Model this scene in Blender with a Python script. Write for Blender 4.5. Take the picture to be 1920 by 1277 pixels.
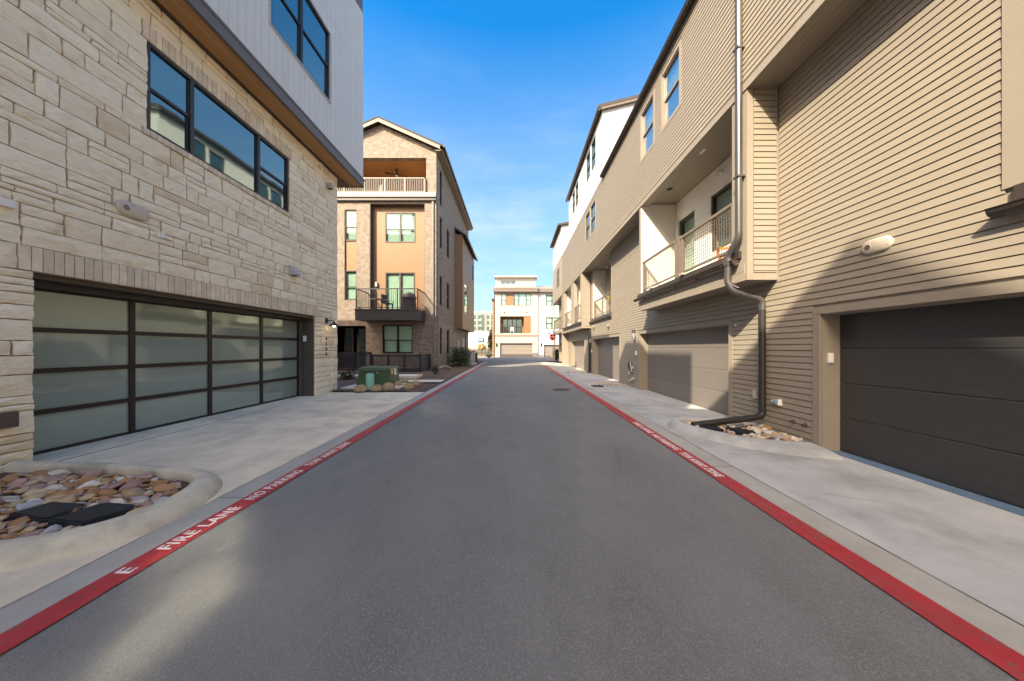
import bpy, bmesh, math, random
from mathutils import Vector, Matrix, noise
R = math.radians
random.seed(7)
for o in list(bpy.data.objects): bpy.data.objects.remove(o)
S = bpy.context.scene
COL = S.collection

# ------------------------------------------------------------------ camera, sky, sun, exposure
F, CX, CY, H = 580.0, 965.0, 652.0, 1.55          # survey of the street: focal length in px of a 1920 px wide frame
cam = bpy.data.objects.new('camera', bpy.data.cameras.new('camera')); COL.objects.link(cam)
cam.location = (0, 0, H); cam.rotation_euler = (R(90), 0, 0)
cam.data.sensor_width = 36; cam.data.lens = 36 * F / 1920
cam.data.shift_x = -(CX - 960) / 1920; cam.data.shift_y = (CY - 638.5) / 1920
cam.data.clip_start = .05; cam.data.clip_end = 3000
S.camera = cam
SUN = Vector((-1.0, -1.28, 1.33)).normalized()
W = bpy.data.worlds.new('World'); S.world = W; W.use_nodes = True
nt = W.node_tree; nt.nodes.clear()
def N(nt, t, **k):
    n = nt.nodes.new(t)
    for a, b in k.items():
        if a.startswith('i_'): n.inputs[a[2:].replace('_', ' ')].default_value = b
        else: setattr(n, a, b)
    return n
sky = N(nt, 'ShaderNodeTexSky', sky_type='NISHITA', sun_disc=False, sun_elevation=math.asin(SUN.z), sun_rotation=math.atan2(SUN.x, SUN.y) % (2*math.pi), air_density=.85, dust_density=5.0, ozone_density=3.0)
bg = N(nt, 'ShaderNodeBackground', i_Strength=.15); wo = N(nt, 'ShaderNodeOutputWorld')
tc = N(nt, 'ShaderNodeTexCoord'); mp = N(nt, 'ShaderNodeMapping'); mp.inputs['Scale'].default_value = (1.6, 1.6, 7)
nz = N(nt, 'ShaderNodeTexNoise', i_Scale=2.3, i_Detail=7, i_Roughness=.6)
rp = N(nt, 'ShaderNodeMapRange', i_From_Min=.40, i_From_Max=.92, i_To_Min=.48, i_To_Max=.95); rp.interpolation_type = 'SMOOTHSTEP'
sx = N(nt, 'ShaderNodeSeparateXYZ'); el = N(nt, 'ShaderNodeMapRange', i_From_Min=.72, i_From_Max=.26, i_To_Min=0, i_To_Max=1)
mu = N(nt, 'ShaderNodeMath', operation='MULTIPLY')
hs = N(nt, 'ShaderNodeHueSaturation', i_Saturation=1.68, i_Value=1.03)
mx = N(nt, 'ShaderNodeMix', data_type='RGBA'); mx.inputs[7].default_value = (1.75, 2.02, 2.3, 1)
L = nt.links.new
L(tc.outputs['Generated'], mp.inputs[0]); L(mp.outputs[0], nz.inputs['Vector']); L(nz.outputs['Fac'], rp.inputs[0])
L(tc.outputs['Generated'], sx.inputs[0]); L(sx.outputs[2], el.inputs[0])
L(rp.outputs[0], mu.inputs[0]); L(el.outputs[0], mu.inputs[1]); L(mu.outputs[0], mx.inputs[0])
L(sky.outputs[0], hs.inputs['Color']); L(hs.outputs[0], mx.inputs[6]); L(mx.outputs[2], bg.inputs[0]); L(bg.outputs[0], wo.inputs[0])
sd = bpy.data.lights.new('sun', 'SUN'); sd.energy = 2.95; sd.angle = R(.4); sd.color = (1, .945, .86)
so = bpy.data.objects.new('sun', sd); COL.objects.link(so); so.rotation_euler = SUN.to_track_quat('Z', 'Y').to_euler()
S.view_settings.view_transform = 'Standard'; S.view_settings.look = 'None'; S.view_settings.gamma = 1
S.view_settings.use_curve_mapping = False; S.view_settings.exposure = 1.86
S.view_settings.use_white_balance = True; S.view_settings.white_balance_temperature = 7750; S.view_settings.white_balance_tint = 6
S.cycles.max_bounces = 8; S.cycles.diffuse_bounces = 5; S.cycles.sample_clamp_indirect = 40; S.cycles.blur_glossy = .1
S.cycles.use_guiding = True; S.cycles.guiding_training_samples = 64; S.cycles.use_surface_guiding = True; S.cycles.use_volume_guiding = False

# ------------------------------------------------------------------ survey helpers
def yx(x, X): return X * F / (x - CX)              # depth of an image column on a street-parallel wall X
def zy(y, Y): return H + (CY - y) * Y / F          # height of an image row at depth Y
def xy(x, Y): return (x - CX) * Y / F
def g(Y): return .005 * max(-10, min(Y, 30)) if Y < 30 else .15 - .05 * min(1, (Y - 30) / 16)

# ------------------------------------------------------------------ materials
M = {}
def mat(name, col, rough=.7, var=.08, vs=6.0, bump=0, bs=60, metal=0, rnd=0, spec=.5, col2=None, c2s=1.0, stretch=None, coat=0, emit=None, spot=None, lo=.45, hi=.62):
    m = bpy.data.materials.new(name); m.use_nodes = True; t = m.node_tree; P = t.nodes['Principled BSDF']; l = t.links.new
    P.inputs['Roughness'].default_value = rough; P.inputs['Metallic'].default_value = metal; P.inputs['Specular IOR Level'].default_value = spec
    P.inputs['Coat Weight'].default_value = coat; P.inputs['Coat Roughness'].default_value = .04
    co = N(t, 'ShaderNodeTexCoord').outputs['Object']
    ge = N(t, 'ShaderNodeNewGeometry').outputs['Position']
    vec = ge
    if stretch:
        mpn = N(t, 'ShaderNodeMapping'); mpn.inputs['Scale'].default_value = stretch; l(ge, mpn.inputs[0]); vec = mpn.outputs[0]
    c = N(t, 'ShaderNodeRGB'); c.outputs[0].default_value = (*col, 1); cur = c.outputs[0]
    if col2:
        n2 = N(t, 'ShaderNodeTexNoise', i_Scale=c2s, i_Detail=6, i_Roughness=.65); l(vec, n2.inputs['Vector'])
        r2 = N(t, 'ShaderNodeMapRange', i_From_Min=lo, i_From_Max=hi); l(n2.outputs['Fac'], r2.inputs[0])
        x2 = N(t, 'ShaderNodeMix', data_type='RGBA'); x2.inputs[7].default_value = (*col2, 1); l(r2.outputs[0], x2.inputs[0]); l(cur, x2.inputs[6]); cur = x2.outputs[2]
    n1 = N(t, 'ShaderNodeTexNoise', i_Scale=vs, i_Detail=8, i_Roughness=.7); l(vec, n1.inputs['Vector'])
    r1 = N(t, 'ShaderNodeMapRange', i_From_Min=.25, i_From_Max=.75, i_To_Min=1 - var, i_To_Max=1 + var); l(n1.outputs['Fac'], r1.inputs[0])
    fac = r1.outputs[0]
    if rnd:
        oi = N(t, 'ShaderNodeObjectInfo'); r3 = N(t, 'ShaderNodeMapRange', i_To_Min=1 - rnd, i_To_Max=1 + rnd); l(oi.outputs['Random'], r3.inputs[0])
        mm = N(t, 'ShaderNodeMath', operation='MULTIPLY'); l(fac, mm.inputs[0]); l(r3.outputs[0], mm.inputs[1]); fac = mm.outputs[0]
    vm = N(t, 'ShaderNodeVectorMath', operation='SCALE'); l(cur, vm.inputs[0]); l(fac, vm.inputs['Scale']); cur = vm.outputs[0]
    if spot:
        sc, thr, scol = spot
        vo = N(t, 'ShaderNodeTexVoronoi', i_Scale=sc); l(ge, vo.inputs['Vector'])
        sp = N(t, 'ShaderNodeSeparateColor'); l(vo.outputs['Color'], sp.inputs[0])
        gt = N(t, 'ShaderNodeMapRange', i_From_Min=thr, i_From_Max=1.0); l(sp.outputs[0], gt.inputs[0])
        x3 = N(t, 'ShaderNodeMix', data_type='RGBA'); x3.inputs[7].default_value = (*scol, 1); l(gt.outputs[0], x3.inputs[0]); l(cur, x3.inputs[6]); cur = x3.outputs[2]
    l(cur, P.inputs['Base Color'])
    if bump:
        nb = N(t, 'ShaderNodeTexNoise', i_Scale=bs, i_Detail=6, i_Roughness=.65); l(vec, nb.inputs['Vector'])
        b = N(t, 'ShaderNodeBump', i_Strength=bump, i_Distance=.01); l(nb.outputs['Fac'], b.inputs['Height']); l(b.outputs[0], P.inputs['Normal'])
    if emit:
        P.inputs['Emission Color'].default_value = (*emit[0], 1); P.inputs['Emission Strength'].default_value = emit[1]
    M[name] = m; return m
mat('asphalt', (.162, .160, .150), .95, .20, 1.6, .8, 75, stretch=(1, .55, 1), col2=(.190, .187, .175), c2s=.35, spot=(190, .66, (.25, .243, .234)), spec=.2)
mat('concrete', (.72, .61, .455), .8, .17, 2.2, .15, 70, col2=(.56, .475, .355), c2s=.9)
mat('concrete_cool', (.41, .41, .395), .8, .17, 2.0, .15, 70, col2=(.315, .313, .30), c2s=.9)
mat('gutter_concrete', (.36, .345, .30), .8, .15, 2.5, .2, 80, col2=(.345, .325, .285), c2s=1.1)
mat('kerb_concrete', (.56, .50, .38), .8, .18, 3.5, .2, 60, col2=(.36, .33, .255), c2s=1.7)
mat('red_paint', (.40, .028, .036), .6, .22, 8, .35, 90, col2=(.30, .045, .045), c2s=4, spot=(42, .955, (.16, .10, .09)))
mat('white_paint', (.72, .66, .63), .6, .14, 18, .2, 90, col2=(.55, .33, .31), c2s=14, lo=.56, hi=.7)
mat('mortar', (.41, .30, .21), .95, .12, 14, .4, 120)
mat('soldier_brick', (.66, .55, .41), .85, .2, 9, .35, 60, rnd=.13)
mat('bronze', (.020, .015, .013), .38, .08, 5, 0, spec=.4)
mat('dark_trim', (.05, .036, .028), .5, .1, 5)
mat('brown_jamb', (.075, .060, .05), .5, .1, 5)
mat('fascia', (.13, .10, .08), .5, .06, 3)
mat('grey_board', (.60, .555, .49), .45, .03, 2, 0, rnd=.025)
mat('soffit_wood', (.40, .215, .085), .55, .22, 5, .1, 30, stretch=(6, .5, 6), rnd=.1)
mat('siding', (.262, .222, .172), .55, .05, 3, .05, 40, stretch=(1, .4, 5), rnd=.03)
mat('siding_trim', (.262, .222, .174), .55, .05, 3, .04, 40)
mat('stucco', (.72, .69, .63), .8, .04, 2.5, .2, 150)
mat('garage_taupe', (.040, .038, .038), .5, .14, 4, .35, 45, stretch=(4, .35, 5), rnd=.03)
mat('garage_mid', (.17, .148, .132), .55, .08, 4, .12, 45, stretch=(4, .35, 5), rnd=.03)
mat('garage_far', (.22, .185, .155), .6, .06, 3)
mat('gutter_metal', (.055, .042, .036), .32, .06, 4, metal=.2)
mat('pipe_metal', (.16, .15, .145), .3, .1, 6, metal=.75)
mat('pipe_dark', (.03, .027, .026), .4, .1, 6, metal=.2)
mat('beige_plastic', (.50, .43, .35), .45, .03, 5)
mat('white_plastic', (.72, .71, .68), .4, .03, 5)
mat('grey_plastic', (.40, .38, .36), .5, .05, 5)
mat('blue_plastic', (.10, .42, .62), .5, .05, 5)
mat('black_plastic', (.012, .016, .022), .5, .2, 9, .2, 60)
mat('blue_seal', (.10, .16, .23), .6, .2, 6)
mat('wood_panel', (.235, .128, .060), .55, .12, 3, .08, 25, stretch=(.6, .6, 9))
mat('terrace_wood', (.42, .20, .07), .55, .15, 3, .05, 25, stretch=(.6, .6, 9))
mat('dark_balcony', (.045, .04, .042), .5, .08, 4)
mat('taupe_rail', (.16, .125, .10), .5, .05, 4)
mat('light_rail', (.22, .205, .18), .5, .05, 4)
mat('fence_paint', (.014, .014, .022), .55, .15, 5)
mat('mulch', (.085, .050, .034), 1, .5, 26, 1.0, 45, col2=(.17, .11, .075), c2s=9)
mat('shingle', (.23, .185, .15), .9, .15, 5, .3, 30)
mat('shingle_dark', (.06, .05, .045), .9, .15, 5, .3, 30)
mat('beige_trim', (.19, .16, .13), .6, .05, 4)
mat('pale_trim', (.33, .30, .26), .6, .05, 4)
mat('transformer_green', (.05, .088, .034), .5, .15, 3)
mat('mint_plastic', (.22, .50, .36), .5, .06, 5)
mat('yellow_label', (.75, .55, .05), .5)
mat('white_label', (.75, .74, .70), .5)
mat('dry_grass', (.42, .31, .17), .95, .25, 12)
mat('leaf', (.058, .085, .022), .55, .35, 9, rnd=.1)
mat('leaf_dark', (.030, .055, .022), .6, .35, 9)
mat('agave_leaf', (.17, .27, .16), .55, .15, 6)
mat('stem', (.13, .085, .05), .9, .2, 9)
mat('ac_metal', (.34, .34, .335), .5, .08, 6)
mat('dry_ground', (.30, .23, .15), 1, .2, .6, .3, 4)
mat('hill_grass', (.42, .33, .19), 1, .2, .8, .3, 4)
mat('pale_stone', (.42, .37, .31), .85, .1, 3, .1, 20)
mat('white_wall', (.60, .585, .565), .8, .03, 2)
mat('far_wall', (.27, .275, .28), .9, .05, 1)
mat('far_wall_tan', (.33, .285, .24), .9, .05, 1)
mat('far_white', (.72, .71, .70), .8, .03, 1)
mat('sign_red', (.40, .008, .012), .45, .05, 5)
mat('sign_white', (.82, .80, .78), .45, .03, 5)
mat('sign_blue', (.02, .10, .45), .45, .05, 5)
mat('galvanised', (.35, .35, .36), .45, .08, 6, metal=.6)
mat('orange_paint', (.75, .28, .02), .5, .08, 6)
mat('iron', (.10, .072, .06), .8, .25, 30, .4, 60)
mat('blind', (.78, .80, .74), .6, .03, 4)
mat('curtain', (.52, .50, .44), .8, .06, 4)
mat('room_dark', (.035, .045, .045), .9, .1, 2)
mat('bulb', (1, .9, .7), .4, emit=((1, .72, .38), 6))
mat('digit_brass', (.13, .09, .05), .45, .1, 9, metal=.3)
mat('gold_plant', (.30, .27, .04), .6, .3, 9)
mat('pot', (.20, .15, .11), .7, .1, 9)

def brick_mat(name, c1, c2, mort):
    m = bpy.data.materials.new(name); m.use_nodes = True; t = m.node_tree; P = t.nodes['Principled BSDF']; l = t.links.new
    P.inputs['Roughness'].default_value = .85
    ge = N(t, 'ShaderNodeNewGeometry').outputs['Position']; s = N(t, 'ShaderNodeSeparateXYZ'); l(ge, s.inputs[0])
    a = N(t, 'ShaderNodeMath', operation='ADD'); l(s.outputs[0], a.inputs[0]); l(s.outputs[1], a.inputs[1])
    c = N(t, 'ShaderNodeCombineXYZ'); l(a.outputs[0], c.inputs[0]); l(s.outputs[2], c.inputs[1])
    b = N(t, 'ShaderNodeTexBrick', offset=.5, i_Scale=1, i_Mortar_Size=.006, i_Brick_Width=.21, i_Row_Height=.075, i_Bias=-.1)
    b.inputs['Color1'].default_value = (*c1, 1); b.inputs['Color2'].default_value = (*c2, 1); b.inputs['Mortar'].default_value = (*mort, 1); l(c.outputs[0], b.inputs['Vector'])
    n = N(t, 'ShaderNodeTexNoise', i_Scale=4, i_Detail=6); l(ge, n.inputs['Vector'])
    r = N(t, 'ShaderNodeMapRange', i_From_Min=.3, i_From_Max=.7, i_To_Min=.78, i_To_Max=1.18); l(n.outputs['Fac'], r.inputs[0])
    v = N(t, 'ShaderNodeVectorMath', operation='SCALE'); l(b.outputs['Color'], v.inputs[0]); l(r.outputs[0], v.inputs['Scale']); l(v.outputs[0], P.inputs['Base Color'])
    bu = N(t, 'ShaderNodeBump', i_Strength=.5, i_Distance=.006, invert=True); l(b.outputs['Fac'], bu.inputs['Height']); l(bu.outputs[0], P.inputs['Normal'])
    M[name] = m
brick_mat('light_brick', (.255, .205, .162), (.175, .128, .096), (.25, .215, .18))
brick_mat('shaded_brick', (.33, .245, .185), (.19, .13, .10), (.31, .265, .22))  # same brick, toned separately for the wall foot lying in the neighbour's shadow

def stone_mat():
    m = bpy.data.materials.new('cut_stone'); m.use_nodes = True; t = m.node_tree; P = t.nodes['Principled BSDF']; l = t.links.new
    P.inputs['Roughness'].default_value = .9
    at = N(t, 'ShaderNodeAttribute', attribute_name='tone'); ge = N(t, 'ShaderNodeNewGeometry').outputs['Position']
    cr = N(t, 'ShaderNodeValToRGB'); e = cr.color_ramp; l(at.outputs['Fac'], cr.inputs[0])
    e.elements[0].position = 0; e.elements[0].color = (.66, .53, .36, 1); e.elements[1].position = 1; e.elements[1].color = (.88, .78, .60, 1)
    for p, c in ((.08, (.74, .62, .445)), (.35, (.80, .69, .51)), (.7, (.84, .74, .56))):
        q = e.elements.new(p); q.color = (*c, 1)
    mpn = N(t, 'ShaderNodeMapping'); mpn.inputs['Scale'].default_value = (1, 1, 2.6); l(ge, mpn.inputs[0])
    n = N(t, 'ShaderNodeTexNoise', i_Scale=5, i_Detail=8, i_Roughness=.68); l(mpn.outputs[0], n.inputs['Vector'])
    r = N(t, 'ShaderNodeMapRange', i_From_Min=.3, i_From_Max=.7, i_To_Min=.88, i_To_Max=1.08); l(n.outputs['Fac'], r.inputs[0])
    v = N(t, 'ShaderNodeVectorMath', operation='SCALE'); l(cr.outputs[0], v.inputs[0]); l(r.outputs[0], v.inputs['Scale'])
    n3 = N(t, 'ShaderNodeTexNoise', i_Scale=2.2, i_Detail=5); l(ge, n3.inputs['Vector'])
    r3 = N(t, 'ShaderNodeMapRange', i_From_Min=.60, i_From_Max=.74, i_To_Max=.45); l(n3.outputs['Fac'], r3.inputs[0])
    x = N(t, 'ShaderNodeMix', data_type='RGBA'); x.inputs[7].default_value = (.50, .345, .16, 1); l(r3.outputs[0], x.inputs[0]); l(v.outputs[0], x.inputs[6]); l(x.outputs[2], P.inputs['Base Color'])
    n2 = N(t, 'ShaderNodeTexNoise', i_Scale=16, i_Detail=8, i_Roughness=.6); l(mpn.outputs[0], n2.inputs['Vector'])
    b = N(t, 'ShaderNodeBump', i_Strength=.6, i_Distance=.025); l(n2.outputs['Fac'], b.inputs['Height']); l(b.outputs[0], P.inputs['Normal'])
    M['cut_stone'] = m
stone_mat()
def rock_mats():
    for nme, c in (('rust', (.34, .175, .075)), ('tan', (.45, .32, .19)), ('pink', (.36, .225, .19)), ('grey', (.36, .345, .33)), ('cream', (.55, .48, .39))):
        mat('rock_' + nme, c, .75, .22, 14, .3, 40, rnd=.18)
rock_mats()
def glass(name, base, tint, clear, blend=.32, rough=.015, gcol=(.80, .97, .93)):
    m = bpy.data.materials.new(name); m.use_nodes = True; t = m.node_tree; t.nodes.clear(); l = t.links.new
    out = N(t, 'ShaderNodeOutputMaterial'); lw = N(t, 'ShaderNodeLayerWeight', i_Blend=.5); pw = N(t, 'ShaderNodeMath', operation='POWER'); pw.inputs[1].default_value = 3.2; l(lw.outputs['Facing'], pw.inputs[0]); fr_ = N(t, 'ShaderNodeMapRange', i_To_Min=blend, i_To_Max=.95); l(pw.outputs[0], fr_.inputs[0])
    if clear: a = N(t, 'ShaderNodeBsdfTransparent'); a.inputs[0].default_value = (*tint, 1)
    else: a = N(t, 'ShaderNodeBsdfDiffuse'); a.inputs[0].default_value = (*base, 1)
    gl = N(t, 'ShaderNodeBsdfGlossy', i_Roughness=rough); gl.inputs[0].default_value = (*gcol, 1)
    # faint waviness so that mirrored lines wobble as in real panes
    n = N(t, 'ShaderNodeTexNoise', i_Scale=1.3, i_Detail=1); ge = N(t, 'ShaderNodeNewGeometry'); l(ge.outputs['Position'], n.inputs['Vector'])
    b = N(t, 'ShaderNodeBump', i_Strength=.06, i_Distance=.05); l(n.outputs['Fac'], b.inputs['Height']); l(b.outputs[0], gl.inputs['Normal'])
    x = N(t, 'ShaderNodeMixShader'); l(fr_.outputs[0], x.inputs[0]); l(a.outputs[0], x.inputs[1]); l(gl.outputs[0], x.inputs[2]); l(x.outputs[0], out.inputs[0])
    M[name] = m
glass('dark_glass', (.010, .028, .032), None, False, .22, .03)
glass('teal_glass', None, (.86, .95, .91), True, .10, .03)
glass('sun_patch_glass', None, (.86, .95, .91), True, .46, .065, (.97, .95, .90))  # reflection raised and warmed so these panes throw sun patches on the street
glass('plain_glass', None, (.90, .93, .90), True, .12)
glass('frosted_glass', (.235, .285, .255), None, False, .12, .05)

# ------------------------------------------------------------------ mesh builder
class Face:
    def __init__(s, axis, c, sg): s.a, s.c, s.s = axis, c, sg
    def p(s, u, d, z): return (s.c + s.s*d, u, z) if s.a == 'x' else (u, s.c + s.s*d, z)
def fx(c, sg): return Face('x', c, sg)
def fy(c, sg): return Face('y', c, sg)
ORG = {}
class MB:
    def __init__(s): s.v = []; s.f = []; s.t = []
    def add(s, vs, fs, tone=0):
        k = len(s.v); s.v += [tuple(v) for v in vs]; s.f += [tuple(i + k for i in f) for f in fs]; s.t += [tone] * len(vs); return s
    def box(s, x0, x1, y0, y1, z0, z1):
        return s.add([(x0,y0,z0),(x1,y0,z0),(x1,y1,z0),(x0,y1,z0),(x0,y0,z1),(x1,y0,z1),(x1,y1,z1),(x0,y1,z1)], [(3,2,1,0),(4,5,6,7),(0,1,5,4),(1,2,6,5),(2,3,7,6),(3,0,4,7)])
    def fbox(s, f, u0, u1, d0, d1, z0, z1):
        a = f.p(u0, d0, z0); b = f.p(u1, d1, z1)
        return s.box(min(a[0],b[0]), max(a[0],b[0]), min(a[1],b[1]), max(a[1],b[1]), z0, z1)
    def prism(s, poly, axis, a0, a1):
        n = len(poly)
        def P(q, a): return {'x': (a, q[0], q[1]), 'y': (q[0], a, q[1]), 'z': (q[0], q[1], a)}[axis]
        return s.add([P(q, a0) for q in poly] + [P(q, a1) for q in poly], [tuple(range(n)), tuple(range(2*n-1, n-1, -1))] + [(i, (i+1) % n, n + (i+1) % n, n + i) for i in range(n)])
    def tube(s, pts, r, n=10):
        pts = [Vector(p) for p in pts]; vs = []; fs = []; up = None
        rr = r if isinstance(r, (list, tuple)) else [r]*len(pts)
        for i, p in enumerate(pts):
            t = ((pts[min(i+1, len(pts)-1)] - pts[max(i-1, 0)])).normalized()
            if up is None: up = t.orthogonal().normalized()
            up = (up - t * up.dot(t)).normalized(); w = t.cross(up)
            vs += [p + (up * math.cos(2*math.pi*k/n) + w * math.sin(2*math.pi*k/n)) * rr[i] for k in range(n)]
        for i in range(len(pts)-1):
            fs += [(i*n+k, i*n+(k+1) % n, (i+1)*n+(k+1) % n, (i+1)*n+k) for k in range(n)]
        fs += [tuple(range(n-1, -1, -1)), tuple((len(pts)-1)*n + k for k in range(n))]
        return s.add(vs, fs)
    def lathe(s, c, prof, n=16, axis='z'):
        c = Vector(c); vs = []; fs = []
        for r, h in prof:
            for k in range(n):
                a = 2*math.pi*k/n; u, w = r*math.cos(a), r*math.sin(a)
                vs.append(c + Vector({'z': (u, w, h), 'x': (h, u, w), 'y': (u, h, w)}[axis]))
        for i in range(len(prof)-1): fs += [(i*n+k, i*n+(k+1) % n, (i+1)*n+(k+1) % n, (i+1)*n+k) for k in range(n)]
        fs += [tuple(range(n-1, -1, -1)), tuple((len(prof)-1)*n + k for k in range(n))]
        return s.add(vs, fs)
    def sweep(s, path, prof, zs=None, zf=None, ws=None):
        m = len(prof); vs = []; fs = []
        for i, p in enumerate(path):
            p = Vector(p); t = (Vector(path[min(i+1, len(path)-1)]) - Vector(path[max(i-1, 0)])).normalized(); nr = Vector((t.y, -t.x))
            k = zs[i] if zs else 1
            for o, z in prof:
                q = p + nr*(o if not ws or o < .06 else .05 + (o - .05)*ws[i]); vs.append((q.x, q.y, (zf(q.x, q.y) if zf else 0) + (z*k if z > 0 else z)))
        for i in range(len(path)-1): fs += [(i*m+j, i*m+(j+1) % m, (i+1)*m+(j+1) % m, (i+1)*m+j) for j in range(m)]
        fs += [tuple(range(m)), tuple(reversed(range((len(path)-1)*m, len(path)*m)))]
        return s.add(vs, fs)
    def sheet(s, rows):                              # rows of points -> grid surface
        n = len(rows[0]); vs = [p for r in rows for p in r]
        return s.add(vs, [(i*n+j, i*n+j+1, (i+1)*n+j+1, (i+1)*n+j) for i in range(len(rows)-1) for j in range(n-1)])
    def build(s, name, m, parent=None, smooth=False, tone=False, at=None, **props):
        if not s.v: return None
        me = bpy.data.meshes.new(name)
        if at is not None: o = Vector(at)
        elif parent is not None: o = ORG[parent]
        else:
            xs, ys, zs = zip(*s.v); o = Vector(((min(xs)+max(xs))/2, (min(ys)+max(ys))/2, min(zs)))
        me.from_pydata([tuple(Vector(v) - o) for v in s.v], [], s.f)
        bm = bmesh.new(); bm.from_mesh(me); bmesh.ops.recalc_face_normals(bm, faces=bm.faces); bm.to_mesh(me); bm.free()
        if smooth:
            me.polygons.foreach_set('use_smooth', [True]*len(me.polygons)); me.set_sharp_from_angle(angle=R(40))
        if tone:
            a = me.attributes.new('tone', 'FLOAT', 'POINT'); a.data.foreach_set('value', s.t)
        me.materials.append(M[m] if isinstance(m, str) else m)
        return link(name, me, o, parent, **props)
def link(name, data, o, parent=None, **props):
    ob = bpy.data.objects.new(name, data); COL.objects.link(ob); o = Vector(o)
    ob.location = o - (ORG[parent] if parent else Vector()); ORG[ob] = o
    if parent: ob.parent = parent
    for k, v in props.items(): ob[k] = v
    return ob
def thing(name, loc, label, category, group=None):
    o = link(name, None, loc, label=label, category=category)
    if group: o['group'] = group
    o.empty_display_size = .2
    return o
def copy_thing(o, off, label=None, rz=0):
    def rec(a, par):
        b = a.copy(); COL.objects.link(b)
        if par: b.parent = par
        for c in KIDS.get(a, [x for x in a.children]): rec(c, b)
        return b
    KIDS = {}
    r = rec(o, None); r.location = Vector(o.location) + Vector(off); r.rotation_euler.z += rz; ORG[r] = Vector(r.location)
    if label: r['label'] = label
    return r

def intervals(u0, u1, cuts):
    res = [(u0, u1)]
    for a, b in cuts:
        nr = []
        for p, q in res:
            if b <= p or a >= q: nr.append((p, q)); continue
            if a > p: nr.append((p, a))
            if b < q: nr.append((b, q))
        res = nr
    return [(p, q) for p, q in res if q - p > .012]
def wallbox(mb, f, u0, u1, z0, z1, ops=(), d0=-.25, d1=0):
    zs = sorted({z0, z1, *[z for o in ops for z in (o[2], o[3]) if z0 < z < z1]})
    for a, b in zip(zs, zs[1:]):
        for p, q in intervals(u0, u1, [(o[0], o[1]) for o in ops if o[2] < b - 1e-6 and o[3] > a + 1e-6]): mb.fbox(f, p, q, d0, d1, a, b)
def px_size(x, y, z):
    return F / max(y, .8) if y > .5 else 0
class Boards:
    """lap boards or cladding boards of one building: the largest as parts, the rest joined"""
    def __init__(s, name, m, parent): s.n, s.m, s.p, s.L = name, m, parent, []
    def lap(s, f, u0, u1, z0, z1, ops=(), pitch=.1, lip=.024):
        k = math.floor(z0/pitch + .15)
        while k*pitch < z1 - .02:
            a = max(z0, k*pitch); h = min(z1, (k+1)*pitch) - a; k += 1
            for p, q in intervals(u0, u1, [(o[0], o[1]) for o in ops if o[2] < a + h*.6 and o[3] > a + h*.4]):
                s.L.append(('lap', f, p, q, a, h, lip))
    def upright(s, f, u0, u1, z0, z1, ops=(), w=.2, gap=.007, t=.02):
        u = u1
        while u - w > u0 - 1e-6:
            for p, q in intervals(z0, z1, [(o[2], o[3]) for o in ops if o[0] < u - w*.4 and o[1] > u - w*.6]): s.L.append(('up', f, u - w + gap, u, p, q - p, t))
            u -= w
    def flat(s, f, u0, u1, d0, d1, z):                  # soffit boards running along u
        s.L.append(('flat', f, u0, u1, z, d1, d0))
    def emit(s, mb, b, z):
        k, f, p, q, a, h, t = b
        if k == 'lap':
            z += .0115; h -= .0115; vs = [f.p(p,0,z), f.p(q,0,z), f.p(q,t,z), f.p(p,t,z), f.p(p,0,z+h), f.p(q,0,z+h), f.p(q,t*.6,z+h), f.p(p,t*.6,z+h)]
            mb.add(vs, [(0,1,2,3),(4,5,6,7),(0,1,5,4),(3,2,6,7),(0,3,7,4),(1,2,6,5)])
        elif k == 'up': mb.fbox(f, p, q, 0, t, z, z + h)
        else: mb.fbox(f, p, q, t + .005, h, z - .012, z)
    def size(s, b):
        k, f, p, q, a, h, t = b
        n = 8; tot = 0
        for i in range(n):
            u = p + (q-p)*(i+.5)/n; x, y, z = f.p(u, 0, a + (h/2 if k != 'flat' else 0))
            if y < .6: continue
            X = CX + x*F/y; Y = CY - (z-H)*F/y
            if -60 < X < 1980 and -60 < Y < 1340: tot += (q-p)/n*abs(x if f.a == 'x' else y)*F*F/y**3*(h if k != 'flat' else .1)
        return tot
    def done(s, limit=295):
        r = sorted(s.L, key=s.size, reverse=True); cache = {}
        for i, b in enumerate(r[:limit]):
            k, f, p, q, a, h, t = b; key = (k, f.a, f.c, f.s, round(p,4), round(q,4), round(h,4), round(t,4))
            if key not in cache:
                mb = MB(); s.emit(mb, b, 0); o = Vector(f.p((p+q)/2, 0, 0)); o.z = 0
                ob = mb.build(s.n, s.m, s.p, at=o); cache[key] = ob; ob.location.z += a
            else:
                c = cache[key].copy(); COL.objects.link(c); c.location.z = a - ORG[s.p].z
        if r[limit:]:
            mb = MB()
            for b in r[limit:]: s.emit(mb, b, b[4])
            mb.build(s.n, s.m, s.p, kind='stuff')

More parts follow.
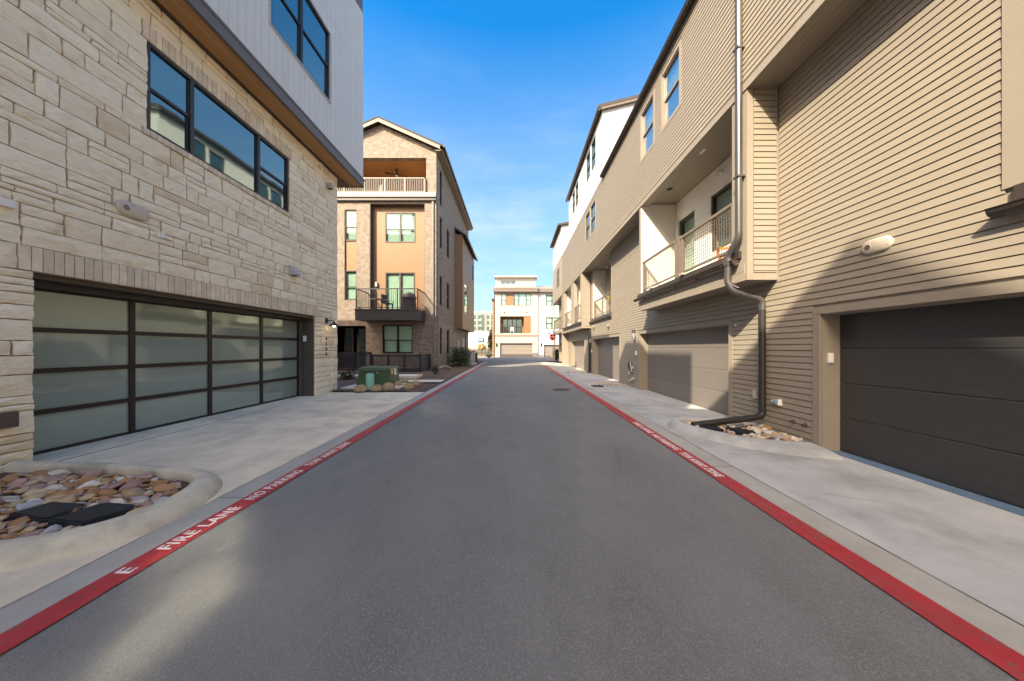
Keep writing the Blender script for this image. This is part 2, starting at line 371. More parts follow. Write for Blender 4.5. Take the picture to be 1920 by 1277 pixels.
def window(parent, f, u0, u1, z0, z1, cols=(0, 1), hung=(0,), d=-.07, fw=.045, fm='bronze', gm='dark_glass', blind=None, name='window', split=.5, proud=.05, hungdir=1, slats=True):
    """frame as part; panes, sashes and blinds as its sub-parts"""
    mb = MB()
    mb.fbox(f, u0, u1, d - .05, d + proud, z1 - fw, z1); mb.fbox(f, u0, u1, d - .05, d + proud, z0, z0 + fw)
    mb.fbox(f, u0, u0 + fw, d - .05, d + proud, z0 + fw, z1 - fw); mb.fbox(f, u1 - fw, u1, d - .05, d + proud, z0 + fw, z1 - fw)
    cs = [u0 + (u1 - u0)*c for c in cols]
    for c in cs[1:-1]: mb.fbox(f, c - fw*.7, c + fw*.7, d - .05, d + proud, z0 + fw, z1 - fw)
    pl = []
    for i, (a, b) in enumerate(zip(cs, cs[1:])):
        a += fw*(1 if i == 0 else .7); b -= fw*(1 if i == len(cs)-2 else .7)
        if i in hung:
            zm = z0 + (z1 - z0)*split; mb.fbox(f, a, b, d - .04, d + proud*.6, zm - .025, zm + .025)
            mb.fbox(f, a, a + .028, d - .04, d + proud*.4, z0 + fw, zm - .025); mb.fbox(f, b - .028, b, d - .04, d + proud*.4, z0 + fw, zm - .025)
            mb.fbox(f, a + .028, b - .028, d - .04, d + proud*.4, z0 + fw, z0 + fw + .03)
            pl += [(a, b, zm + .025, z1 - fw, d + .004), (a + .028, b - .028, z0 + fw + .03, zm - .025, d - .008)]
        else: pl.append((a, b, z0 + fw, z1 - fw, d))
    w = mb.build(name, fm, parent)
    for a, b, p, q, dd in pl: MB().fbox(f, a, b, dd - .012, dd, p, q).build('pane', gm, w)
    if blind:
        for i, (a, b) in enumerate(zip(cs, cs[1:])):
            mb = MB(); bm_, z2 = blind
            if slats:
                z = z1 - fw - .05
                while z > z0 + fw + (z1 - z0)*z2:
                    mb.add([f.p(a+.05, d-.075, z), f.p(b-.05, d-.075, z), f.p(b-.05, d-.115, z+.05), f.p(a+.05, d-.115, z+.05), f.p(a+.05, d-.078, z-.004), f.p(b-.05, d-.078, z-.004), f.p(b-.05, d-.118, z+.046), f.p(a+.05, d-.118, z+.046)], [(0,1,2,3),(4,5,6,7),(0,1,5,4),(2,3,7,6)]); z -= .062
            else: mb.fbox(f, a + .03, b - .03, d - .1, d - .08, z0 + fw + (z1-z0)*z2, z1 - fw)
            mb.build('blind', bm_, w)
    if gm != 'dark_glass' and gm != 'frosted_glass': MB().fbox(f, u0, u1, d - .34, d - .30, z0, z1).build('room_backing', 'room_dark' if blind else 'curtain', w)  # behind blinds, a dark sheet stands in for the unlit room
    return w
def trim_frame(mb, f, u0, u1, z0, z1, w=.1, d=.03, sill=True):
    mb.fbox(f, u0 - w, u1 + w, 0, d, z1, z1 + w)
    mb.fbox(f, u0 - w, u0, 0, d, z0, z1); mb.fbox(f, u1, u1 + w, 0, d, z0, z1)
    if sill: mb.fbox(f, u0 - w, u1 + w, 0, d, z0 - w, z0)
def text_mesh(s, size, ext=.001, weight=.0):
    c = bpy.data.curves.new('t', 'FONT'); c.body = s; c.size = size; c.extrude = ext; c.offset = weight; c.space_character = 1.12
    c.resolution_u = 3
    o = bpy.data.objects.new('t', c); COL.objects.link(o); dg = bpy.context.evaluated_depsgraph_get()
    me = bpy.data.meshes.new_from_object(o.evaluated_get(dg)); bpy.data.objects.remove(o)
    return me
def place_text(name, s, size, mtx, m, parent, ext=.001, weight=.0, length=None):
    me = text_mesh(s, size, ext, weight)
    xs = [v.co.x for v in me.vertices]
    if length: 
        k = length/(max(xs) - min(xs)); me.transform(Matrix.Diagonal((k, 1, 1, 1)))
    me.transform(Matrix.Translation(-ORG[parent]) @ mtx); me.materials.clear(); me.materials.append(M[m])
    return link(name, me, ORG[parent], parent)

# ------------------------------------------------------------------ ground, road, gutters, stripes, driveways
SL, SR = (-2.75, -2.565), (2.325, 2.53); GL, GR = -3.03, 2.815
EDGE = 32.0
YS = [-14 + i*1.0 for i in range(47)]
MB().sheet([[(x, y, -.12) for x in (-700, -40, 40, 700)] for y in (-700, -20, 60, 1500)]).build('ground', 'dry_ground', kind='structure')
def strip(name, m, xa, xb, ys, dz=0, za=None, zb=None, parent=None, n=1, **kw):
    mb = MB(); rows = []
    for y in ys:
        a = xa(y) if callable(xa) else xa; b = xb(y) if callable(xb) else xb
        A = (za(y) if za else g(y)) + dz; B = (zb(y) if zb else g(y)) + dz
        rows.append([(a + (b-a)*i/n, y, A + (B-A)*i/n) for i in range(n+1)])
    mb.sheet(rows); return mb.build(name, m, parent, **kw)
def ragged(x, amp, seed): return lambda y: x + amp*(noise.noise(Vector((seed, y*3.1, 0))) + .6*noise.noise(Vector((seed, y*11, 3))))
fine = [-14 + i*.06 for i in range(int(46/.06)+1)]
strip('road', 'asphalt', -2.60, 2.36, [y for y in YS if y <= EDGE], 0, kind='structure', n=6)
mb = MB(); mb.sheet([[(x, y, g(y) - .002) for x in (-60, -8, 0, 8, 60)] for y in (EDGE, 36, 40, 46.2)]); mb.build('cross_street', 'asphalt', kind='structure')
lim = lambda y: y <= 31
gl = strip('gutter', 'gutter_concrete', GL + .012, -2.60, [y for y in fine if lim(y)], .006, kind='structure')
gr = strip('gutter', 'gutter_concrete', 2.36, GR - .014, [y for y in fine if y <= 30], .006, kind='structure')
st = thing('painted_stripe', (-2.66, 0, 0), 'red painted fire lane stripe along the left gutter with white letters', 'road marking', 'red fire lane stripes')
strip('red_line', 'red_paint', SL[0], ragged(SL[1], .008, 2), [y for y in fine if y <= 29.5], .011, parent=st)
def lane_text(s, y0, ln, xb, zoff, parent, left=True, cap=.100):
    sz = cap/.70; yc = y0 + (ln/2 if left else -ln/2)
    m = Matrix(((0, -1, 0, xb), (1, 0, 0, y0), (0, 0, 1, g(yc) + zoff), (0, 0, 0, 1))) if left else Matrix(((0, 1, 0, xb), (-1, 0, 0, y0), (0, 0, 1, g(yc) + zoff), (0, 0, 0, 1)))
    place_text('lettering', s, sz, m, 'white_paint', parent, .0015, .0022, ln)
for s, y0, ln in (('E', 2.085, .055), ('FIRE LANE', 2.33, .62), ('NO PARKING', 3.09, .74), ('TOW AWAY ZONE', 3.97, .98)): lane_text(s, y0, ln, -2.612, .014, st)
st2 = thing('painted_stripe', (2.43, 0, 0), 'red painted fire lane stripe along the right gutter with white letters', 'road marking', 'red fire lane stripes')
strip('red_line', 'red_paint', ragged(SR[0], .008, 5), SR[1], [y for y in fine if y <= 25], .011, parent=st2)
for s, y0, ln in (('FIRE LANE', 6.25, .78), ('NO PARKING', 5.38, .80), ('TOW AWAY ZONE', 4.48, .84)): lane_text(s, y0, ln, 2.372, .014, st2, False)
# left driveway slab, rising to the garage
SLAB_L, SLAB_R = .05, -.03
strip('driveway', 'concrete', ragged(GL, .006, 9), -6.9, [-6 + i*.1 for i in range(165)], .004, za=g, zb=lambda y: SLAB_L, n=8, kind='structure')
# right apron along the garages
strip('driveway', 'concrete_cool', ragged(GR, .007, 12), 5.05, [-14 + i*.1 for i in range(int(45/.1))], .004, za=g, zb=lambda y: SLAB_R, n=8, kind='structure')
for xx, ys in ((GL - .0, (3.15, 6.4, 9.6)), (2.36, (3.96, 7.6, 11.2))):
    for i, y in enumerate(ys):
        a, b = (GL + .012, -2.75) if xx < 0 else (2.53, GR - .014)
        MB().box(a, b, y, y + .008, g(y) + .004, g(y) + .0075).build('gutter_joint', 'iron', gl if xx < 0 else gr)
strip('sidewalk', 'concrete_cool', 3.2, 60, (44.6, 46.6), .06, kind='structure')
strip('sidewalk', 'concrete_cool', -3.2, 3.2, (45.4, 46.9), .06, kind='structure')
dl = [o for o in COL.objects if o.name.startswith('driveway')]
for k, y in enumerate((8.15, 12.0, 15.6, 20.0)):
    MB().add([(GR + .03, y, g(y) + .0058), (4.66, y, SLAB_R + .0095), (4.66, y + .009, SLAB_R + .0095), (GR + .03, y + .009, g(y) + .0058)], [(0,1,2,3)]).build('slab_joint', 'iron', dl[1])
z_ = g(6) + (SLAB_L - g(6))*(6.02 - 3.03)/(6.9 - 3.03)
MB().box(-6.03, -6.02, 4.0, 10.3, z_ - .004, z_ + .0065).build('slab_joint', 'iron', dl[0])
def crack(pts, w, parent, zf, seed):
    rd = random.Random(seed); q = []
    for (x0, y0), (x1, y1) in zip(pts, pts[1:]):
        n = max(2, int(math.hypot(x1-x0, y1-y0)/.06)); q += [(x0 + (x1-x0)*i/n + rd.uniform(-.012, .012), y0 + (y1-y0)*i/n + rd.uniform(-.012, .012)) for i in range(n)]
    mb = MB(); rows = []
    for i, (x, y) in enumerate(q):
        ww = w*rd.uniform(.3, 1)*min(1, i/6, (len(q)-1-i)/6 + .1); rows.append([(x - ww, y - ww*.5, zf(x, y)), (x + ww, y + ww*.5, zf(x, y))])
    mb.sheet(rows); mb.build('crack', 'iron', parent)
rz = lambda x, y: g(y) + (SLAB_R - g(y))*(x - GR)/(5.05 - GR) + .0062
crack([(2.83, 4.55), (3.3, 4.42), (3.7, 4.5), (4.2, 4.3)], .006, dl[1], rz, 1); crack([(2.84, 3.1), (3.3, 3.25), (3.9, 3.0)], .004, dl[1], rz, 2); crack([(2.85, 9.6), (3.6, 9.4), (4.5, 9.7)], .005, dl[1], rz, 3)
rd0 = [o for o in COL.objects if o.name == 'road'][0]; az = lambda x, y: g(y) + .0025
crack([(-.5, 6.4), (-.2, 7.6), (.15, 8.3), (.2, 9.9)], .006, rd0, az, 4); crack([(1.2, 3.6), (1.5, 4.4), (1.45, 5.0)], .004, rd0, az, 5)
# mulch beds in front of and beside the brick house
def zb(y): return .09
mbm = MB()
rows = []
for i in range(120):
    y = 10.42 + i*.18
    rows.append([(GL - .02 + (-12.6 - GL)*j/40, y, g(y) + .02 + .03*noise.noise(Vector((j*1.3, i*.9, 0))) + (.03 if j > 2 else 0)) for j in range(41)])
mbm.sheet(rows); mbm.build('mulch_bed', 'mulch', kind='structure')
strip('path', 'concrete', -3.04, lambda y: -5.0, (12.7, 13.6), .075, kind='structure')
mb = MB(); mb.box(-10.6, -4.55, 14.2, 15.3, 0, .24); mb.build('path', 'concrete', kind='structure')
mb = MB(); mb.box(-6.15, -4.05, 10.9, 12.3, 0, .14); mb.build('equipment_pad', 'concrete', kind='structure')
# round planting bed kerbs
def arc(cx, cy, r, a0, a1, n=8): return [(cx + r*math.cos(R(a0 + (a1-a0)*i/n)), cy + r*math.sin(R(a0 + (a1-a0)*i/n))) for i in range(n+1)]
KP = [(.0, -.08), (.0, .11), (.015, .135), (.05, .148), (.10, .142), (.15, .118), (.20, .07), (.245, .0), (.25, -.08)]
def smooth(p, n=4):
    o = []
    for i in range(len(p)-1):
        a, b, c, d = (Vector(p[max(0, min(len(p)-1, i+k))]) for k in (-1, 0, 1, 2))
        for t in range(n):
            t /= n; o.append(tuple(.5*((2*b) + (c-a)*t + (2*a-5*b+4*c-d)*t*t + (3*b-a-3*c+d)*t**3)))
    return o + [tuple(p[-1])]
pl = smooth([(-6.16, 2.12), (-5.3, 2.14), (-4.5, 2.18), (-3.88, 2.25), (-3.6, 2.32), (-3.40, 2.44), (-3.28, 2.62), (-3.25, 2.84), (-3.32, 3.1), (-3.48, 3.34), (-3.76, 3.49), (-4.5, 3.6), (-5.2, 3.68), (-6.14, 3.72)])
MB().sweep(pl, KP, zf=lambda x, y: .012).build('kerb', 'kerb_concrete', kind='structure', smooth=True)
prr = [(4.62, 6.22), (4.1, 6.22), (3.6, 6.22), (3.4, 6.18), (3.25, 6.06), (3.17, 5.88), (3.17, 5.68), (3.25, 5.48), (3.42, 5.27), (3.68, 5.08), (3.98, 4.96), (4.3, 4.90), (4.62, 4.88)]
MB().sweep(prr, KP, zs=[.7]*2 + [.8, .95] + [1]*4 + [.9, .75, .6, .5, .4], ws=[1]*8 + [1.2, 1.6, 2, 2.4, 2.6], zf=lambda x, y: .012).build('kerb', 'concrete_cool', kind='structure', smooth=True)
MB().prism([(x - .004, y) for x, y in pl], 'z', -.02, .052).build('gravel', 'mulch', kind='structure')
MB().prism([(p[0]+.005, p[1]) for p in prr], 'z', 0.0, .055).build('gravel', 'mulch', kind='structure')

# ------------------------------------------------------------------ river rocks
def rock_mesh(seed, m):
    rd = random.Random(seed); bm = bmesh.new(); bmesh.ops.create_icosphere(bm, subdivisions=3, radius=1)
    ofs = Vector((rd.random()*50, rd.random()*50, 0))
    cuts = [(Vector((rd.gauss(0, 1), rd.gauss(0, 1), rd.gauss(0, 1))).normalized(), rd.uniform(.55, .9)) for _ in range(8)]
    ax = (rd.uniform(1.0, 1.45), rd.uniform(.72, 1.0), rd.uniform(.48, .72))
    for v in bm.verts:
        n_ = v.co.normalized(); p = n_*(1 + .25*noise.noise(n_*1.2 + ofs) + .07*noise.noise(n_*4 + ofs))
        for cn, cd in cuts:
            e = p.dot(cn) - cd
            if e > 0: p = p - cn*e*.9
        v.co = Vector((p.x*ax[0], p.y*ax[1], p.z*ax[2]))*1.12
    me = bpy.data.meshes.new('river_rock'); bm.to_mesh(me); bm.free(); me.materials.append(M[m]); me.polygons.foreach_set('use_smooth', [True]*len(me.polygons)); me.set_sharp_from_angle(angle=R(32)); return me
RK = {c: [rock_mesh(sum(map(ord, c)) + i*13 + 5, 'rock_' + c) for i in range(6)] for c in ('rust', 'tan', 'pink', 'grey', 'cream')}
CN = {'rust': 'rust brown', 'tan': 'tan', 'pink': 'pinkish', 'grey': 'pale grey', 'cream': 'cream'}
def fill_shape(seed):
    rd = random.Random(seed); bm = bmesh.new(); bmesh.ops.create_icosphere(bm, subdivisions=1, radius=1)
    vs = [Vector((v.co.x*1.2, v.co.y*.9, v.co.z*.65))*rd.uniform(.8, 1.15) for v in bm.verts]; fs = [tuple(v.index for v in f.verts) for f in bm.faces]; bm.free(); return vs, fs
FILL = [fill_shape(i) for i in range(3)]
def inside(poly, x, y):
    c = False
    for (x0, y0), (x1, y1) in zip(poly, poly[1:] + poly[:1]):
        if (y0 > y) != (y1 > y) and x < (x1-x0)*(y-y0)/(y1-y0) + x0: c = not c
    return c
def spotname(x, y):
    if x < 0:
        if y > 3.3: return 'along the driveway side'
        if any(a - .22 < x < b + .22 and c - .2 < y < d + .2 for a, b, c, d in PADS): return 'beside the black lids'
        if x > -3.55: return 'against the street kerb'
        if x < -4.7: return 'near the stone pier'
        return 'in the middle'
    if x > 4.3: return 'against the siding'
    if y > 5.85: return 'along the far kerb'
    if x < 3.75: return 'by the kerb nose'
    return 'in front of the drain lids'
def rocks(poly, n_big, z, sizes, weights, where, avoid=(), fill=0, seed=3, fr=(.016, .034)):
    rd = random.Random(seed); xs = [p[0] for p in poly]; ys = [p[1] for p in poly]; done = []
    cols = ['rust', 'tan', 'pink', 'grey', 'cream']; tries = 0
    def free(x, y, r, k):
        if not inside(poly, x, y): return False
        for a, b, c, d in avoid:
            if a < x < b and c < y < d: return False
        return all((x-p)**2 + (y-q)**2 > (k*(r+s))**2 for p, q, s in done)
    while len(done) < n_big and tries < 90000:
        tries += 1; f_ = min(1, tries/30000); r = rd.uniform(*sizes)*(1.3 - .65*f_)
        x, y = rd.uniform(min(xs), max(xs)), rd.uniform(min(ys), max(ys))
        if not free(x, y, r, .80): continue
        done.append((x, y, r)); c = rd.choices(cols, weights)[0]
        near = spotname(x, y); sz_ = 'large' if r > sizes[1]*.86 else ('medium' if r > sizes[1]*.58 else 'small')
        o = link('river_rock', rd.choice(RK[c]), (x, y, z + r*rd.uniform(.25, .55)), label=f'{sz_} {CN[c]} river rock {near} {where}', category='rock', group=f'{sz_} {CN[c]} river rocks {near} {where}')
        o.scale = (r, r, r*rd.uniform(.8, 1.15)); o.rotation_euler = (rd.uniform(-.4, .4), rd.uniform(-.4, .4), rd.uniform(0, 6.28))
    mb = MB()
    mi = []
    for _ in range(fill):
        x, y = rd.uniform(min(xs), max(xs)), rd.uniform(min(ys), max(ys)); r = rd.uniform(*fr)
        if not inside(poly, x, y): continue
        ci = rd.choices(range(5), weights)[0]; src = FILL[rd.randrange(3)]
        e = Matrix.Rotation(rd.uniform(0, 6.28), 3, 'Z') @ Matrix.Rotation(rd.uniform(-.4, .4), 3, 'X')
        mb.add([tuple(e @ (v*r) + Vector((x, y, z + .012))) for v in src[0]], src[1]); mi += [ci]*len(src[1])
    ob = mb.build('gravel', 'rock_' + cols[0], kind='stuff')
    if ob:
        for c in cols[1:]: ob.data.materials.append(M['rock_' + c])
        ob.data.polygons.foreach_set('material_index', mi)
PADS = [(-3.83, -3.40, 2.52, 2.84), (-4.36, -3.92, 2.6, 2.88)]
PADQ = [[(-3.85, 2.55), (-3.50, 2.50), (-3.38, 2.74), (-3.44, 2.80), (-3.74, 2.85), (-3.80, 2.80)], [(-4.38, 2.68), (-3.92, 2.58), (-3.88, 2.78), (-3.96, 2.85), (-4.32, 2.89)]]
bedL = [(-5.7, 3.6), (-4.5, 3.54), (-3.78, 3.43), (-3.54, 3.29), (-3.39, 3.08), (-3.32, 2.84), (-3.35, 2.65), (-3.46, 2.5), (-3.64, 2.38), (-3.9, 2.31), (-4.3, 2.45), (-5.7, 3.3)]
bedL2 = [(-6.1, 2.2), (-4.5, 2.25), (-3.9, 2.31), (-4.3, 2.45), (-5.7, 3.3), (-5.7, 3.6), (-6.1, 3.65)]
rocks(bedL, 214, .062, (.018, .064), (34, 30, 18, 8, 12), 'in the left kerbed bed', PADS, 620, 4, fr=(.014, .032))
rocks(bedL2, 0, .05, (.04, .08), (1, 1, 1, 1, 1), '', fill=160, seed=31, fr=(.03, .06))
bedR = [(4.6, 6.18), (3.6, 6.18), (3.35, 6.05), (3.24, 5.8), (3.3, 5.5), (3.72, 5.14), (4.3, 4.96), (4.62, 4.92)]
rocks(bedR, 84, .055, (.024, .052), (6, 34, 8, 14, 38), 'in the downspout bed', [(3.35, 3.75, 5.35, 5.85), (3.8, 4.1, 5.2, 5.7)], 160, 8)
for i, (x0, x1, y0, y1) in enumerate(PADS):
    mb = MB(); cx_, cy_ = (x0+x1)/2, (y0+y1)/2
    q = PADQ[i]; c_ = Vector((cx_, cy_)); zt_ = .15 - .015*i
    zt_ -= .022; mb.prism(q, 'z', .07, zt_); mb.prism([tuple(c_ + (Vector(p) - c_)*.9) for p in q], 'z', zt_ + .0002, zt_ + .007)
    mb.build('drain_lid', 'black_plastic', label=['black plastic lid lying on the rocks nearest the kerb', 'black plastic lid half tucked behind the other lid in the left rock bed'][i], category='drain lid')
for i, (x, y, w) in enumerate(((3.52, 5.60, .34), (3.95, 5.42, .30))):
    mb = MB(); mb.box(x - w/2, x + w/2, y - .15, y + .15, .06, .115); mb.box(x - w/2 + .03, x + w/2 - .03, y - .12, y + .12, .1152, .121)
    mb.build('drain_lid', 'black_plastic', label=['black drain box under the end of the dark downspout', 'dark blue drain lid among cream rocks right of the downspout end'][i], category='drain lid')
mh = thing('manhole_cover', (1.65, 11.0, g(11)), 'round rusty iron manhole cover in the asphalt', 'manhole cover')
MB().lathe((1.65, 11, g(11)), [(.33, .001), (.33, .010), (.30, .012), (.30, .006)], 32).build('rim', 'iron', mh)
mb = MB(); mb.lathe((1.65, 11, g(11)), [(.295, .001), (.295, .009)], 32)
for i in range(9): mb.box(1.65 - .25, 1.65 + .25, 11 - .22 + i*.055 - .012, 11 - .22 + i*.055 + .012, g(11) + .009, g(11) + .014)
mb.build('lid', 'iron', mh)

# ------------------------------------------------------------------ stone townhouse on the left
A = thing('stone_townhouse', (-6.2, 7, 0), 'cream stone townhouse with grey board upper storey and frosted glass garage door', 'house')
XS, XC, YE, YC = -6.2, -5.63, 10.8, 11.46
fs, fc = fx(XS, 1), fx(XC, 1)
GA = (3.99, 9.59, 0, 2.53); WA = (5.225, 8.50, 5.235, 6.735)
ZS = 7.5
mb = MB(); wallbox(mb, fs, -14, YE, -.1, ZS, [GA, WA], -.44, -.018); mb.fbox(fs, -14, YE, -9, -.45, -.1, .02)
mb.box(XS - 10, XS - .02, YE - .28, YE, -.1, ZS); mb.build('wall', 'mortar', A)
# ashlar stones
bands = []
def fill_band(z0, z1, cuts, hs):
    n = max(1, round((z1-z0)/hs)); w = [random.uniform(.7, 1.35) for _ in range(n)]; k = (z1-z0)/sum(w); z = z0
    for q in w: bands.append((z, z + q*k, cuts)); z += q*k
LG = (3.86, 9.72); LW = (5.14, 8.585)
fill_band(.03, 2.53, [GA[:2]], .235); fill_band(2.53, 2.85, [LG], .30); fill_band(2.85, 5.13, [], .25)
fill_band(5.13, 5.235, [LW], .12); fill_band(5.235, 6.735, [WA[:2]], .25); fill_band(6.735, 7.03, [LW], .3); fill_band(7.03, 7.48, [], .22)
stones = []
for z0, z1, cuts in bands:
    for p, q in intervals(3.0, YE + .012, cuts):
        u = p + (0 if p > 3.01 else -random.random()*.4)
        while u < q - 1e-6:
            ln = random.choice((.22, .3, .38, .48, .6, .75, .95)); 
            if q - u - ln < .18: ln = q - u
            b = u + ln
            if z1 - z0 > .17 and ln > .3 and random.random() < .27:
                zm = z0 + (z1-z0)*random.uniform(.38, .62)
                for za_, zb_ in ((z0, zm), (zm, z1)):
                    if ln > .5 and random.random() < .5:
                        um = u + ln*random.uniform(.3, .7); stones += [(u, um, za_, zb_), (um, b, za_, zb_)]
                    else: stones.append((u, b, za_, zb_))
            else: stones.append((u, b, z0, z1))
            u = b
def stone(mb, u0, u1, z0, z1):
    j = lambda a: random.uniform(-a, a); gp = .006; gu = random.uniform(.006, .013); t = random.random()
    t = .3 + .7*t if random.random() > .035 else .05
    nu = max(3, min(5, int((u1-u0)/.14)+2)); nv = 3
    base = random.uniform(.010, .024); vs = []; tl = (j(.004), j(.004))
    for d_kind in (0, 1):
        pass
    P = lambda i, k, ins, d: fs.p(u0 + gu + ins + (u1-u0-2*gu-2*ins)*i/nu + (j(.010) if 0 < i < nu else j(.008)), d, z0 + gp + ins + (z1-z0-2*gp-2*ins)*k/nv + (j(.006) if 0 < k < nv else j(.004)))
    idx = {}; n = 0
    for i in range(nu+1):
        for k in range(nv+1):
            e = i in (0, nu) or k in (0, nv)
            vs.append(P(i, k, .004 if not e else 0.001, base + j(.006) + (0 if not e else -.010))); idx[i, k] = n; n += 1
    fc_ = [(idx[i,k], idx[i+1,k], idx[i+1,k+1], idx[i,k+1]) for i in range(nu) for k in range(nv)]
    ring = [(i, 0) for i in range(nu)] + [(nu, k) for k in range(nv)] + [(i, nv) for i in range(nu, 0, -1)] + [(0, k) for k in range(nv, 0, -1)]
    b0 = n
    for i, k in ring:
        x, y, z = vs[idx[i, k]]; vs.append((XS - .019, y, z))
    m_ = len(ring)
    fc_ += [(idx[ring[a]], idx[ring[(a+1) % m_]], b0 + (a+1) % m_, b0 + a) for a in range(m_)]
    mb.add(vs, fc_, t)
def spx(s_):
    y = (s_[0]+s_[1])/2
    z = (s_[2]+s_[3])/2; x_ = CX + XS*F/y; y_ = CY - (z-H)*F/y
    return (s_[1]-s_[0])*(s_[3]-s_[2])/y**3 if -40 < x_ and -40 < y_ else 0
stones.sort(key=spx, reverse=True)
for s_ in stones[:298]:
    mb = MB(); stone(mb, *s_); mb.build('stone', 'cut_stone', A, tone=True)
mb = MB()
for s_ in stones[298:]: stone(mb, *s_)
mb.build('stone', 'cut_stone', A, tone=True, kind='stuff')
def soldier(u0, u1, z0, z1, w, d1=.018):
    n = round((u1-u0)/w); w = (u1-u0)/n; proto = None
    for i in range(n):
        a = u0 + i*w
        mb = MB(); j = random.uniform(-.003, .003)
        mb.fbox(fs, a + .005, a + w - .005, -.03, d1 + j, z0 + .004, z1 - .006 + j); mb.build('brick', 'soldier_brick', A)
soldier(LG[0], LG[1], 2.535, 2.85, .098); soldier(LW[0], LW[1], 6.74, 7.03, .098); soldier(LW[0], LW[1], 5.13, 5.235, .098, .035)
# stone window
window(A, fs, WA[0], WA[1], WA[2], WA[3], (0, .225, .70, 1), (0, 2), -.06, .05, 'bronze', 'dark_glass')
# garage recess and frosted door
mb = MB(); XDL = -6.70
fd = fx(XDL, 1)
mb.fbox(fs, GA[0], GA[1], -.44, -.022, 2.532, 2.56)
mb.fbox(fs, GA[0] + .001, GA[1] - .001, -.40, -.06, 2.46, 2.531); mb.fbox(fs, GA[0] + .001, GA[1] - .001, -.46, -.30, 2.38, 2.459); mb.build('door_header', 'dark_trim', A)
for a, b in ((GA[1] - .002, GA[1] + .02), (GA[0] - .02, GA[0] + .002)):
    mb = MB(); mb.fbox(fs, min(a, b) , max(a, b), -.46, -.03, .03, 2.45); mb.fbox(fs, (GA[1] - .05 if a > 6 else GA[0] + .0), (GA[1] - .003 if a > 6 else GA[0] + .05), -.46, -.36, .04, 2.37); mb.build('door_jamb', 'brown_jamb', A)
door = MB()
rw = (2.385 - .06)/4; cw = (9.56 - 4.03)/4
for i in range(5):
    z = .06 + i*rw; door.fbox(fd, 4.0, 9.585, -.03, .02, z - (.035 if i else .03), z + .035)
for i in range(5):
    u = 4.03 + i*cw
    for k in range(4): door.fbox(fd, max(4.0, u - .04), min(9.585, u + .04), -.03, .018, .06 + k*rw + .036, .06 + (k+1)*rw - .036)
door = door.build('garage_door', 'bronze', A, label='black framed garage door with sixteen frosted glass panes')
for i in range(4):
    for k in range(4): MB().fbox(fd, 4.03 + i*cw + .035, 4.03 + (i+1)*cw - .035, -.02, -.008, .06 + k*rw + .03, .06 + (k+1)*rw - .03).build('pane', 'frosted_glass', door)
# upper storey
UW = (7.10, 9.36, 9.0, 11.05)
APROF = [(8.4, 12.36), (8.4, 13.1), (10.8, 13.75), (YC, 14.5), (YC, 12.36)]
mb = MB(); wallbox(mb, fc, -14, YC, 7.52, 12.35, [UW], -.3, 0); mb.prism(APROF, 'x', XC - 4, XC)
mb.box(-13, XC - .3, -14, YC, 7.56, 12.34); mb.box(-21, -13, -2, YC - .1, -.1, 12.3); mb.build('upper_wall', 'fascia', A)
cl = Boards('cladding_board', 'grey_board', A)
cl.upright(fc, 4.6, YC, 7.79, 11.55, [(UW[0] - .03, UW[1] + .03, UW[2] - .03, UW[3] + .03)]); [cl.upright(fc, YC - .2*(i+1), YC - .2*i, 11.56, max(12.35, 13.1 + (YC - .2*i - .1 - 8.4)*.27) if YC - .2*i > 8.6 else 12.35) for i in range(34)]
cl.done()
mb = MB(); mb.fbox(fc, -14, 4.6, .001, .02, 7.79, 12.36); mb.build('cladding_sheet', 'grey_board', A)
mb = MB(); trim_frame(mb, fc, *UW, w=.045, d=.045); mb.build('window_trim', 'grey_plastic', A)
window(A, fc, *UW, (0, .47, 1), (0, 1), -.03, .055, 'bronze', 'dark_glass', split=.5)
mb = MB(); mb.fbox(fc, -14, YC + .03, -.04, .045, 7.49, 7.785); mb.fbox(fc, -14, YC + .04, .045, .06, 7.73, 7.787); mb.box(-13, XC - .05, YC, YC + .03, 7.49, 7.785); mb.build('fascia', 'fascia', A)
so_ = Boards('soffit_board', 'soffit_wood', A)
for i in range(4): so_.flat(fs, -14, YC - .01, .05 + i*.118, .05 + (i+1)*.118, ZS + .018)
so_.done()
mb = MB(); mb.fbox(fs, -14, YC - .03, -.02, .06, 7.455, 7.505); mb.box(-13, XS - .03, YE + .002, YC - .02, 7.49, 7.53); mb.build('soffit_trim', 'dark_trim', A)
# roof forms above the frame (they throw the shadows on the opposite wall)
mb = MB()
mb.prism([(-14, 12.36), (-5.4, 12.36), (-5.4, 13.85), (-8.9, 16.68), (-12.8, 13.9), (-14, 13.9)], 'x', -12.5, -5.62); mb.build('gable_roof', 'shingle_dark', A)
mb = MB(); mb.prism([(-4.9, 12.36), (-4.9, 15.43), (-.2, 15.43), (1.1, 13.9), (1.1, 12.36)], 'x', -11, -5.63); mb.build('roof_tower', 'fascia', A)
mb = MB(); mb.prism([(2.0, 12.36), (2.0, 15.9), (6.2, 15.9), (8.0, 13.9), (8.0, 12.36)], 'x', -11, -5.64); mb.build('roof_tower', 'fascia', A)
